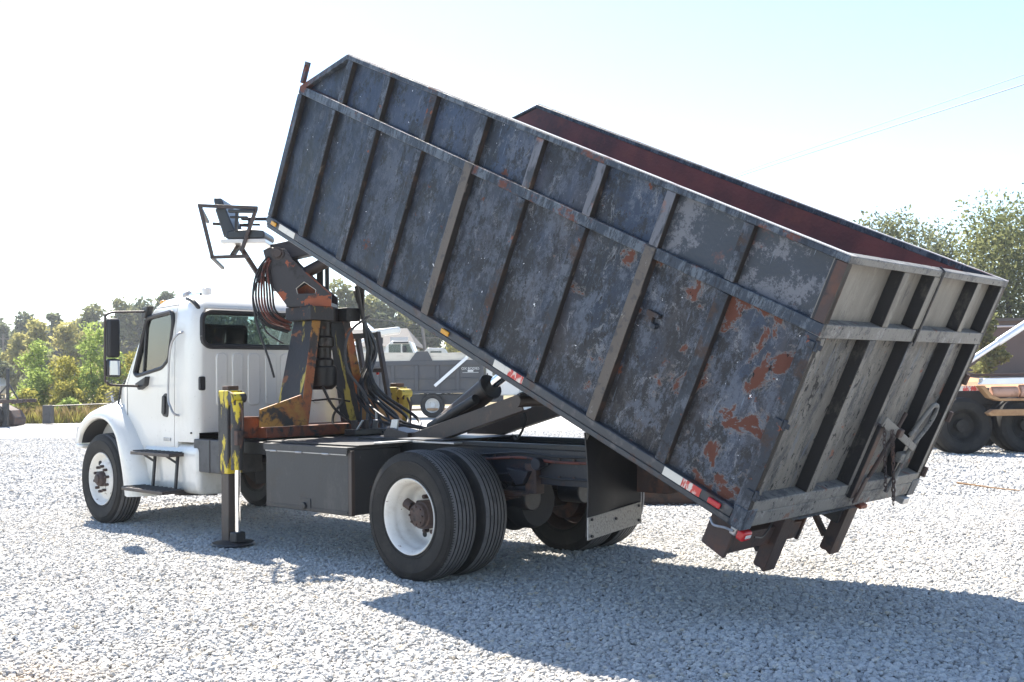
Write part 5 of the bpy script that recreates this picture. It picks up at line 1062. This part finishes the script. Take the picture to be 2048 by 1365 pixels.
# hoses
def hose(pts, r=0.013, m='hose', par=None): return MB().tube(bez(pts, 8), r, 7).obj('hose', m, par or TRK)
for k in range(10):
    o_ = 0.022*k; yy = -0.26+0.03*(k % 4)
    hose([(-0.50+0.01*(k % 3), yy, 2.87-0.02*(k % 3)), (-0.60+o_*0.55, yy-0.02, 2.72), (-0.645+o_*0.95, yy-0.04, 2.52), (-0.625+o_*0.95, yy-0.05, 2.34), (-0.53+o_*0.75, yy-0.04, 2.17+0.010*k), (-0.32+0.02*(k % 3), -0.18, 2.085+0.012*k)], 0.011, 'hose_red' if k in (2, 4, 5, 7, 8) else 'hose', HEAD)
hose([(-0.56, -0.26, 2.70), (-0.645, -0.30, 2.50), (-0.62, -0.32, 2.25), (-0.56, -0.33, 2.03), (-0.48, -0.33, 1.80), (-0.43, -0.33, 1.62)], 0.012, par=HEAD); hose([(-0.60, -0.28, 2.30), (-0.52, -0.30, 2.10), (-0.40, -0.28, 2.0), (-0.35, -0.26, 1.97)], 0.010, par=HEAD)
for k in range(12):
    f_ = k/11; y0 = 0.26+0.10*f_; x0 = -2.50-0.10*f_
    hose([(-2.40-0.02*(k % 3), 0.18+0.03*(k % 4), 2.62-0.05*(k % 3)), (x0, y0+0.08, 2.22), (x0+0.02, y0+0.12+0.05*(k % 3), 1.90), (x0-0.05+0.08*(k % 4), y0+0.10-0.06*(k % 3), 1.50), (x0+0.1+0.12*(k % 5), 0.22+0.16*(k % 4), 1.18), (-2.2+0.12*(k % 5), 0.10+0.14*(k % 5), 1.05)], 0.014+0.004*(k % 2))
hose([(-2.42, 0.36, 2.26), (-2.52, 0.16, 2.06), (-2.50, 0.12, 1.72), (-2.36, 0.26, 1.40), (-2.28, 0.20, 1.06)], 0.015, 'seat_grey')
hose([(-2.62, -0.10, 1.52), (-2.56, 0.0, 1.30), (-2.45, 0.14, 1.14), (-2.4, 0.2, 1.06)], 0.015); hose([(-2.62, 0.08, 1.52), (-2.60, 0.14, 1.38), (-2.64, 0.05, 1.22), (-2.55, -0.02, 1.08)], 0.014)
hose([(-2.95, -0.30, 1.40), (-2.8, -0.1, 1.38), (-2.7, 0.1, 1.39), (-2.6, 0.24, 1.36)], 0.010)
for y in (-0.04, 0.10, 0.22):
    MB().box(-2.20, -2.14, y-0.02, y+0.02, 1.03, 1.18).obj('valve_lever', 'hoist', TRK, 0.004)
MB().box(-2.26, -2.08, -0.10, 0.30, 1.03, 1.09).obj('valve_bank', 'greasy', TRK, 0.008)
for k, y in enumerate((-0.06, 0.16)): MB().beam((-2.10, y, 1.09), (-2.05, y+0.03*(1-2*k), 1.18), 0.045, 0.012).obj('valve_lever', 'galv', TRK)
MB().tube([(-2.12, 0.20, 1.05), (-2.12, 0.20, 1.26)], 0.012, 8).obj('valve_lever', 'galv', TRK)
# rack on the far side
RACK = empty('steel_rack', (0, 0, 0)); RACK.parent = TRK
sq('rack_bar', [(-3.46, 0.90, 2.09), (-2.965, 0.90, 2.09)], 0.06, par=RACK); sq('rack_bar', [(-2.945, 0.90, 2.10), (-2.72, 0.90, 1.20)], 0.05, par=RACK); sq('rack_bar', [(-3.30, 0.90, 2.06), (-3.10, 0.90, 1.25)], 0.05, par=RACK)
sq('rack_bar', [(-3.18, 0.90, 1.69), (-2.86, 0.90, 1.69)], 0.045, par=RACK); sq('rack_bar', [(-3.46, 0.90, 2.09), (-3.46, 0.90, 1.0)], 0.05, par=RACK); MB().box(-3.2, -2.86, 0.87, 0.93, 1.712, 1.722).obj('rack_tread', 'galv', RACK)
MB().cyl((-3.0, 0.93, 1.66), (-3.0, 0.945, 1.66), 0.02, 12).obj('rack_reflector', 'red_lens', RACK)
# outriggers
def outrigger(y, sgn, down):
    o = empty('outrigger', (0, 0, 0)); o.parent = TRK
    m = 'yellow_worn' if down else 'yellow_more'; x = -2.74 if down else -2.92
    MB().box(x-0.095, x+0.075, y-0.085, y+0.085, 0.70, 1.50).obj('outrigger_sleeve', m, o, 0.01)
    MB().box(x-0.06, x+0.05, y-0.06, y+0.06, 1.502, 1.545).obj('sleeve_cap', 'rusty_steel', o, 0.008)
    MB().cyl((x+0.145, y-0.02, 0.74), (x+0.145, y-0.02, 1.40), 0.062, 18).obj('outrigger_cylinder', m, o, 0.004)
    MB().cyl((x+0.145, y-0.10, 1.43), (x+0.145, y+0.06, 1.43), 0.05, 16).obj('cylinder_eye', m, o, 0.006)
    MB().prism([(x+0.06, 1.36), (x+0.19, 1.36), (x+0.19, 1.46), (x+0.06, 1.50)], 'xz', y-0.075, y-0.055).obj('cylinder_lug', 'rusty_steel', o, 0.004)
    MB().tube(bez([(x+0.20, y-0.03, 1.38), (x+0.24, y-0.02, 1.28), (x+0.235, y-0.02, 1.05), (x+0.20, y-0.02, 0.95)], 5), 0.012, 6).obj('outrigger_hose', 'rusty_steel', o)
    MB().box(x+0.20, x+0.26, y-0.09, y-0.03, 0.98, 1.12).obj('lock_plate', 'rusty_steel', o, 0.004)
    z0 = 0.05 if down else 0.42
    MB().box(x-0.075, x+0.055, y-0.065, y+0.065, z0, 0.699).obj('outrigger_leg', 'hoist', o, 0.006)
    MB().cyl((x+0.145, y-0.02, z0+0.06), (x+0.145, y-0.02, 0.739), 0.026, 16).obj('outrigger_rod', 'chrome', o)
    MB().lathe([(0.0, 0.115), (0.055, 0.11), (0.065, 0.04), (0.20, 0.022), (0.21, 0.0), (0.19, -0.012), (0.0, -0.012)], 28, 'z', (x+0.03, y, z0-0.03)).obj('outrigger_pad', 'black_steel', o, 0.003)
    MB().box(x+0.09, x+0.20, y-0.075, y+0.035, z0, z0+0.10).obj('rod_foot', 'black_steel', o, 0.012)
    MB().box(x-0.08, x+0.07, min(y+0.086*(-sgn), -0.0) if False else (y-sgn*0.086), y-sgn*0.30, 1.03, 1.24).obj('outrigger_arm', 'orange_red', o, 0.006)
    return o
outrigger(-1.10, -1, True); outrigger(1.16, 1, False)

# ================================================================== THINGS BEYOND THE TRUCK
o = MB().box(-1.6, 1.5, -0.07, 0.07, 0.0, 0.012); o.box(-1.6, 1.5, -0.07, 0.07, 0.160, 0.172); o.box(-1.6, 1.5, -0.008, 0.008, 0.012, 0.160)
o = o.obj('steel_beam', 'rusty_steel'); o.location = (-0.80, 4.50, 0.0); o.rotation_euler = (0, 0, radians(35)); tag(o, 'long brown steel beam lying on the gravel behind the mud flap', 'beam')
o = MB().tube(bez([(0.62, 8.23, 0.05), (0.90, 8.10, 0.045), (1.25, 7.92, 0.04), (1.60, 7.75, 0.045)], 5), 0.014, 6, r1=0.007).obj('stick', 'stick'); tag(o, 'thin dry stick lying on bright gravel right of the tailgate', 'stick')

# parked roll-off truck on the right
T = empty('rolloff_truck', site(8.68, 20.6, 0), SA, 'parked truck chassis with black wheels and a faded tan hook frame', 'truck')
def bg_wheel(par, x, y, r, m_rim, ang=0):
    w = empty('wheel', (x, y, r)); w.parent = par; s = r/0.512
    w.scale = (s, s, s); MB().lathe(TP, 56, mis=[0]*len(TP)).obj('tyre', ['rubber', 'tread'], w, smooth=38)
    MB().lathe([(0.292, -0.118), (0.300, -0.130), (0.280, -0.11), (0.255, -0.04), (0.235, 0.02), (0.18, 0.05), (0.12, 0.05), (0.11, -0.05), (0.0, -0.06)], 40).obj('rim', m_rim, w, smooth=40); return w
for x in (0.0, 1.24, 2.5): 
    bg_wheel(T, x, 0.0, 0.545, 'rubber'); bg_wheel(T, x-0.02, 0.36, 0.545, 'rubber'); bg_wheel(T, x, 2.0, 0.545, 'rubber')
MB().box(-0.5, 6.0, 0.45, 0.55, 0.95, 1.25).obj('frame_rail', 'black_steel', T, 0.01); MB().box(-0.5, 6.0, 1.45, 1.55, 0.95, 1.25).obj('frame_rail', 'black_steel', T, 0.01)
MB().box(-0.62, -0.1, 0.30, 1.7, 1.30, 1.48).obj('rear_crossbar', 'rusty_steel', T, 0.01); MB().box(-0.3, 6.0, 0.18, 0.42, 1.50, 1.545).obj('top_rail', 'rusty_steel', T, 0.006)
MB().box(-0.32, 0.02, -0.06, -0.03, 1.22, 1.315).obj('reflective_tape', 'tape_white', T); MB().box(0.02, 0.44, -0.06, -0.03, 1.22, 1.315).obj('reflective_tape', 'tape_red', T)
MB().prism([(0.28, 1.34), (6.0, 1.34), (6.0, 1.46), (0.36, 1.46)], 'xz', -0.25, -0.10).obj('fender_top', 'silver', T, 0.01)
MB().prism([(0.26, 1.32), (0.45, 1.08), (0.62, 1.02), (6.0, 1.02), (6.0, 1.06), (0.66, 1.07), (0.50, 1.14), (0.36, 1.32)], 'xz', -0.26, -0.04).obj('hook_frame', 'dirty_tan', T, 0.01)
MB().cyl((0.52, -0.15, 1.19), (1.02, -0.15, 1.19), 0.105, 20).obj('hose_reel_drum', 'pink_tan', T, 0.02); MB().cyl((1.06, -0.15, 1.20), (1.7, -0.15, 1.20), 0.125, 20).obj('hose_reel_drum', 'pink_tan', T, 0.02)
MB().prism([(0.36, 0.80), (0.42, 0.74), (6.0, 0.74), (6.0, 0.88), (0.46, 0.86)], 'xz', -0.36, -0.18).obj('step_beam', 'dirty_tan', T, 0.01)
MB().cyl((0.02, 0.10, 1.66), (1.30, 0.10, 2.47), 0.055, 16).obj('tarp_arm', 'silver', T); MB().cyl((0.80, 0.10, 2.155), (1.9, 0.10, 2.85), 0.075, 16).obj('tarp_arm', 'silver', T)
MB().cyl((-0.03, 0.04, 1.64), (0.09, 0.16, 1.64), 0.05, 12).obj('arm_pivot', 'rusty_steel', T)
MB().box(-0.90, -0.60, 0.05, 0.3, 0.0, 0.05).obj('jack_foot', 'galv', T, 0.01); MB().box(-0.79, -0.69, 0.1, 0.2, 0.05, 0.75).obj('jack_leg', 'silver', T, 0.01)
MB().cyl((0.29, -0.2, 1.42), (0.40, -0.2, 1.42), 0.045, 12).obj('hook_roller', 'galv', T)

# grey dump truck across the yard
G = empty('grey_dump_truck', site(-3.8, 45, 0), SA, 'white cab dump truck with a ribbed grey bed across the yard', 'dump truck')
ox = 3.8
gb = MB().box(-3.55, 2.55, 0.06, 2.3, 1.05, 2.30).obj('dump_bed', 'grey_panel', G)
for x in (-3.55, -2.75, -2.0, -1.36, -0.35, 0.55, 1.40, 2.42): MB().box(x, x+0.16, -0.02, 0.058, 1.16, 2.22).obj('bed_rib', 'grey_bed', gb, 0.01)
MB().box(-3.55, 2.58, -0.04, 0.058, 2.222, 2.42).obj('top_rail', 'grey_bed', gb, 0.01); MB().box(-3.55, 2.58, -0.03, 0.058, 1.03, 1.158).obj('bottom_rail', 'grey_bed', gb, 0.01)
MB().box(-2.9, 2.45, 0.0, 0.056, 1.62, 1.68).obj('middle_rail', 'grey_bed', gb, 0.01)
MB().prism([(-2.15, 2.425), (2.45, 2.425), (2.60, 2.50), (2.25, 2.78), (1.0, 2.74), (-2.2, 2.80), (-3.0, 2.82), (-3.0, 2.425)], 'xz', 0.02, 0.07).obj('sideboard', 'pale_board', gb)
MB().prism([(-0.55, 2.42), (0.42, 2.42), (0.22, 2.82), (-0.25, 2.82)], 'xz', -0.03, 0.015).obj('board_pocket', 'grey_bed', gb, 0.01)
MB().beam((0.50, -0.10, 1.34), (1.92, -0.10, 2.56), 0.06, 0.13).obj('tarp_arm', 'silver', gb, 0.01)
MB().box(-2.6, 3.4, 0.3, 0.5, 0.62, 1.0).obj('frame_rail', 'frame_paint', G, 0.01); MB().box(-1.2, 2.4, 0.25, 0.45, 0.55, 0.98).obj('side_box', 'frame_paint', G, 0.01)
for x, y in ((0.39, 0.1), (-2.3, 0.1), (-1.0, 0.1), (4.3, 0.15)): bg_wheel(G, x, y, 0.52, 'white_rim')
MB().box(-1.2, 2.0, -0.02, 0.2, 0.30, 0.40).obj('side_guard', 'dirty_tan', G, 0.01)
MB().prism(rounded([(2.66, 0.9), (4.1, 0.9), (4.1, 1.7), (3.75, 2.5), (2.66, 2.5)], 0.12), 'xz', 0.12, 2.1).obj('cab', 'white', G, 0.05); MB().box(4.0, 5.2, 0.2, 2.0, 0.8, 1.55).obj('hood', 'white', G, 0.08)
MB().box(2.70, 2.76, 0.10, 0.12, 1.62, 1.85).obj('cab_vent', 'plastic', G)
MB().prism([(2.95, 1.75), (3.9, 1.75), (3.68, 2.38), (2.95, 2.38)], 'xz', 0.108, 0.12).obj('cab_window', 'glass_side', G)
for x in (2.50, -2.9): MB().cyl((x, -0.03, 1.40), (x, -0.02, 1.40), 0.05, 10).obj('marker_light', 'red_lens', gb)
face = Matrix.Rotation(radians(90), 4, 'X')
text('lettering', 'OX BODIES', 0.15, Matrix.Translation((2.02, 0.045, 2.06)) @ face, 'letter', gb, 0.003); MB().box(1.90, 2.14, 0.045, 0.055, 1.92, 2.0).obj('emblem', 'letter', gb, 0.02); MB().box(1.68, 2.36, 0.047, 0.055, 1.885, 1.90).obj('emblem', 'letter', gb)
text('lettering', '9.9', 0.16, Matrix.Translation((0.75, 0.235, 0.66)) @ face, 'letter', G, 0.003)

# white truck behind it
W = empty('white_truck', site(-7.6, 60, 0), SA, 'white truck cab with lowered aerial boom parked beyond the grey bed', 'truck')
MB().prism(rounded([(0.42, 2.2), (2.15, 2.2), (2.15, 3.1), (1.85, 3.82), (0.8, 3.86), (0.42, 3.5)], 0.1), 'xz', 0.0, 2.2).obj('cab', 'white', W, 0.05)
MB().prism([(0.62, 3.16), (1.30, 3.16), (1.30, 3.66), (0.62, 3.66)], 'xz', -0.012, 0.0).obj('cab_window', 'glass', W); MB().prism([(1.40, 3.16), (2.0, 3.16), (1.80, 3.66), (1.40, 3.66)], 'xz', -0.012, 0.0).obj('cab_window', 'glass', W)
MB().box(0.9, 1.75, -0.25, 0.0, 3.70, 3.80).obj('sun_visor', 'plastic', W, 0.01); MB().box(1.42, 1.62, -0.35, -0.2, 3.2, 3.55).obj('mirror', 'plastic', W, 0.03)
MB().box(-2.4, 0.40, 0.0, 2.2, 1.6, 3.25).obj('body_box', 'siding', W, 0.03); MB().box(0.16, 0.26, -0.1, 0.0, 3.2, 3.75).obj('exhaust_stack', 'black_steel', W, 0.02); MB().cyl((0.21, -0.05, 3.7), (0.21, -0.05, 4.05), 0.11, 10).obj('exhaust_tip', 'black_steel', W)
MB().beam((-2.6, 0.2, 3.3), (-0.3, 0.2, 4.1), 0.2, 0.16).obj('aerial_boom', 'silver', W, 0.01); MB().beam((-0.5, -0.1, 4.25), (1.3, -0.1, 4.45), 0.3, 0.42).obj('aerial_bucket', 'white', W, 0.12)
MB().box(-2.2, 1.4, 0.2, 2.0, 0.5, 1.6).obj('chassis', 'black_steel', W, 0.02)
for x in (-1.7, 1.3): bg_wheel(W, x, 0.1, 0.52, 'white_rim')
text('lettering', 'KWI', 0.42, Matrix.Translation((-1.95, -0.012, 2.98)) @ face, 'letter_dark', W, 0.004)
# barn with grey roof and white annex
B = empty('barn', site(-9.5, 75, 0), SA, 'pale building with a grey hipped roof behind the parked trucks', 'barn')
MB().box(-4.6, 2.2, 0.5, 8.5, 0.0, 4.1).obj('wall', 'siding', B)
MB().add([(-5.0, 0.2, 4.05), (2.7, 0.2, 4.05), (2.7, 8.8, 4.05), (-5.0, 8.8, 4.05), (-4.6, 4.0, 5.5), (1.7, 4.0, 5.5)], [(0, 1, 5, 4), (1, 2, 5), (2, 3, 4, 5), (3, 0, 4), (3, 2, 1, 0)]).obj('roof', 'roof_grey', B)
MB().prism([(-3.2, 4.2), (-1.6, 4.2), (-1.6, 4.9), (-2.6, 5.1)], 'xz', 0.3, 0.5).obj('gable', 'tan_wood', B); MB().box(0.85, 2.1, 0.25, 0.45, 4.15, 4.7).obj('dormer', 'siding', B)
B2 = empty('white_shed', site(-12.6, 82, 0), SA, 'white gabled shed roof left of the grey barn', 'shed')
MB().box(-2.0, 1.6, 0.4, 5, 0, 5.2).obj('wall', 'siding', B2); MB().add([(-2.4, 0.2, 5.15), (2.1, 0.2, 5.15), (2.1, 5.4, 5.15), (-2.4, 5.4, 5.15), (-2.4, 2.6, 6.5), (0.8, 2.6, 6.5)], [(0, 1, 5, 4), (1, 2, 5), (2, 3, 4, 5), (3, 0, 4), (3, 2, 1, 0)]).obj('roof', 'silver', B2)
# white van roof right of the pole
V = empty('white_van', site(-6.1, 78, 0), SA, 'white van roof showing above the grey dump bed', 'van')
MB().prism(rounded([(-0.5, 2.4), (1.6, 2.4), (1.5, 3.2), (1.1, 3.95), (-0.1, 4.0), (-0.5, 3.6)], 0.12), 'xz', 0, 2).obj('body', 'white', V, 0.06); MB().box(0.1, 0.9, -0.015, 0.0, 3.35, 3.75).obj('window', 'glass', V); MB().box(-0.4, 1.5, 0.1, 1.9, 0.4, 2.4).obj('lower_body', 'white', V, 0.05)
for x in (-0.1, 1.2): bg_wheel(V, x, 0.1, 0.4, 'white_rim')
# utility poles
def upole(l, d, h, lean, label, r=0.13, arm=True):
    t = empty('utility_pole', site(l, d, 0), SA, label, 'utility pole', 'utility poles'); MB().tube([(0, 0, -0.2), (lean, 0, h)], r, 8, r1=r*0.7).obj('shaft', 'pole_wood', t)
    if arm: MB().box(lean-0.7, lean+0.7, -0.06, 0.06, h-0.5, h-0.38).obj('crossarm', 'pole_wood', t)
    return t
upole(-6.20, 80, 5.7, -0.55, 'leaning grey pole under the tipped bed edge', 0.17, False)
upole(-52.7, 110, 7.0, -0.1, 'dark utility pole nearest the left edge'); upole(-51.9, 112, 6.6, -0.25, 'pale utility pole beside the leftmost dark one', 0.12, False); upole(-48.55, 110, 7.4, 0.05, 'slim grey utility pole between the yellow trees', 0.1)
def line(pts, r, label, group):
    o = MB().tube(bez(pts, 10), r, 4).obj('power_line', 'wire'); return tag(o, label, 'power line', group)
line([site(11.0, 66, 13.0), site(13.3, 56, 12.7), site(17.3, 35, 11.5), site(22, 15, 10.6)], 0.013, 'upper of the two wires crossing the sky at right', 'overhead wires')
line([site(10.6, 65, 12.7), site(13.1, 55, 12.35), site(17.2, 35, 11.15), site(22, 15, 10.2)], 0.018, 'lower and darker of the two wires crossing the sky at right', 'overhead wires')
line([site(-13, 80, 6.6), site(-9, 80, 6.1), site(-6.6, 80, 5.75), site(1, 80, 5.3)], 0.02, 'upper wire meeting the leaning pole', 'wires at the leaning pole'); line([site(-12, 80, 5.2), site(-9, 80, 5.0), site(-6.4, 80, 4.8), site(1, 80, 4.9)], 0.02, 'lower wire meeting the leaning pole', 'wires at the leaning pole')
line([site(-56, 110, 5.6), site(-48.5, 110, 5.55), site(-38, 110, 5.5)], 0.02, 'pale wire strung between the left poles', 'wires between the left poles')
# gate rail at the yard's left edge
GT = empty('pipe_gate', site(-19.28, 44.5, 0), SA, 'low rusty pipe gate with a square post at the yard edge', 'gate')
MB().box(-0.36, 0.0, -0.16, 0.16, 0.0, 0.78).obj('gate_post', 'seat_grey', GT, 0.02); MB().cyl((0.0, 0.0, 0.74), (6.5, 0.6, 0.90), 0.024, 8).obj('gate_rail', 'hoist', GT); MB().cyl((1.15, 0.05, 0.02), (6.5, 0.6, 0.75), 0.024, 8).obj('gate_brace', 'hoist', GT); MB().cyl((2.32, 0.2, 0.79), (2.32, 0.2, 0.20), 0.03, 8).obj('gate_strut', 'hoist', GT)
# steel frame trailer at left edge
J = empty('frame_trailer', site(-20.0, 42, 0), SA, 'dark rusted frame trailer with an upright mast at the left edge', 'trailer')
MB().box(-4.0, 0.55, 0.0, 0.14, 0.92, 1.06).obj('deck_rail', 'rusty_steel', J, 0.01); MB().box(-4.0, 0.4, 1.6, 1.74, 0.92, 1.06).obj('deck_rail', 'rusty_steel', J, 0.01)
MB().box(-0.04, 0.06, 0.0, 0.1, 1.06, 2.3).obj('mast', 'black_steel', J, 0.01); MB().beam((0.01, 0.05, 1.75), (0.42, 0.05, 1.08), 0.05, 0.05).obj('mast_brace', 'black_steel', J); MB().beam((0.01, 0.05, 1.65), (-0.5, 0.05, 1.08), 0.05, 0.05).obj('mast_brace', 'black_steel', J)
MB().beam((0.2, 0.0, 0.9), (0.75, 0.0, 1.0), 0.06, 0.06).obj('drawbar', 'rusty_steel', J); MB().box(-0.2, 0.0, 0.02, 0.2, 0.0, 0.92).obj('support_leg', 'black_steel', J)
MB().prism([(-1.2, 0.0), (0.05, 0.0), (0.1, 0.3), (-0.1, 0.62), (-0.6, 0.85), (-1.2, 0.9)], 'xz', 0.5, 1.5).obj('axle_housing', 'rusty_steel', J, 0.05)
for x in (-0.55, -1.6): bg_wheel(J, x, 0.0, 0.42, 'rusty_steel')
LV = empty('white_car', site(-44.3, 92, 0), SA, 'white vehicle parked far off at the left edge', 'car')
MB().prism(rounded([(-2.8, 0.9), (-0.1, 0.9), (-0.1, 1.7), (-0.5, 2.4), (-2.8, 2.5)], 0.15), 'xz', 0, 1.8).obj('body', 'white', LV, 0.06); MB().box(-1.5, -0.6, -0.015, 0.0, 1.8, 2.25).obj('window', 'glass', LV)
for x in (-2.2, -0.5): bg_wheel(LV, x, 0.05, 0.5, 'white_rim')
# clay bank and brown building on the right
cb = MB(); vs = []; fs = []; nx, ny = 26, 10
for j in range(ny+1):
    for i in range(nx+1):
        l = 10+i*1.6; d = 38+j*2.4; t = min(1, max(0, (d-40)/7)); t = t*t*(3-2*t); z = -0.05+1.62*t*(0.85+0.25*mnoise.noise(Vector((l*0.3, d*0.3, 0))))+0.10*mnoise.noise(Vector((l*.9, d*.9, 3)))*t; vs.append(site(l, d, z))
for j in range(ny):
    for i in range(nx): a_ = j*(nx+1)+i; fs.append((a_, a_+1, a_+nx+2, a_+nx+1))
tag(MB().add(vs, fs).obj('clay_bank', 'clay', smooth=60), kind='structure')
BR = empty('brown_building', site(23.6, 50.5, 0), SA, 'low brown windowless building behind the trees at right', 'building')
MB().box(-2.6, 14, 0, 6, 0, 4.0).obj('wall', 'brick', BR); MB().box(-2.8, 14.2, -0.2, 6.3, 4.002, 4.14).obj('roof', 'roof_grey', BR); MB().cyl((-2.6, -0.1, 3.75), (14, -0.1, 3.75), 0.05, 6).obj('gutter', 'siding', BR)

# ------------------------------------------------------------------ air: far things fade a little
HZ = MB().box(-560, 560, -560, 560, -1.1, 19).obj('haze', 'white', smooth=0); tag(HZ, kind='stuff')
hm = bpy.data.materials.new('haze_air'); hm.use_nodes = True; hn = hm.node_tree; hn.nodes.clear(); ho = hn.nodes.new('ShaderNodeOutputMaterial'); hv = hn.nodes.new('ShaderNodeVolumePrincipled')
hv.inputs['Color'].default_value = (0.86, 0.92, 1.0, 1); hv.inputs['Density'].default_value = 0.0005; hv.inputs['Anisotropy'].default_value = 0.3
hn.links.new(hv.outputs[0], ho.inputs['Volume']); HZ.data.materials[0] = hm
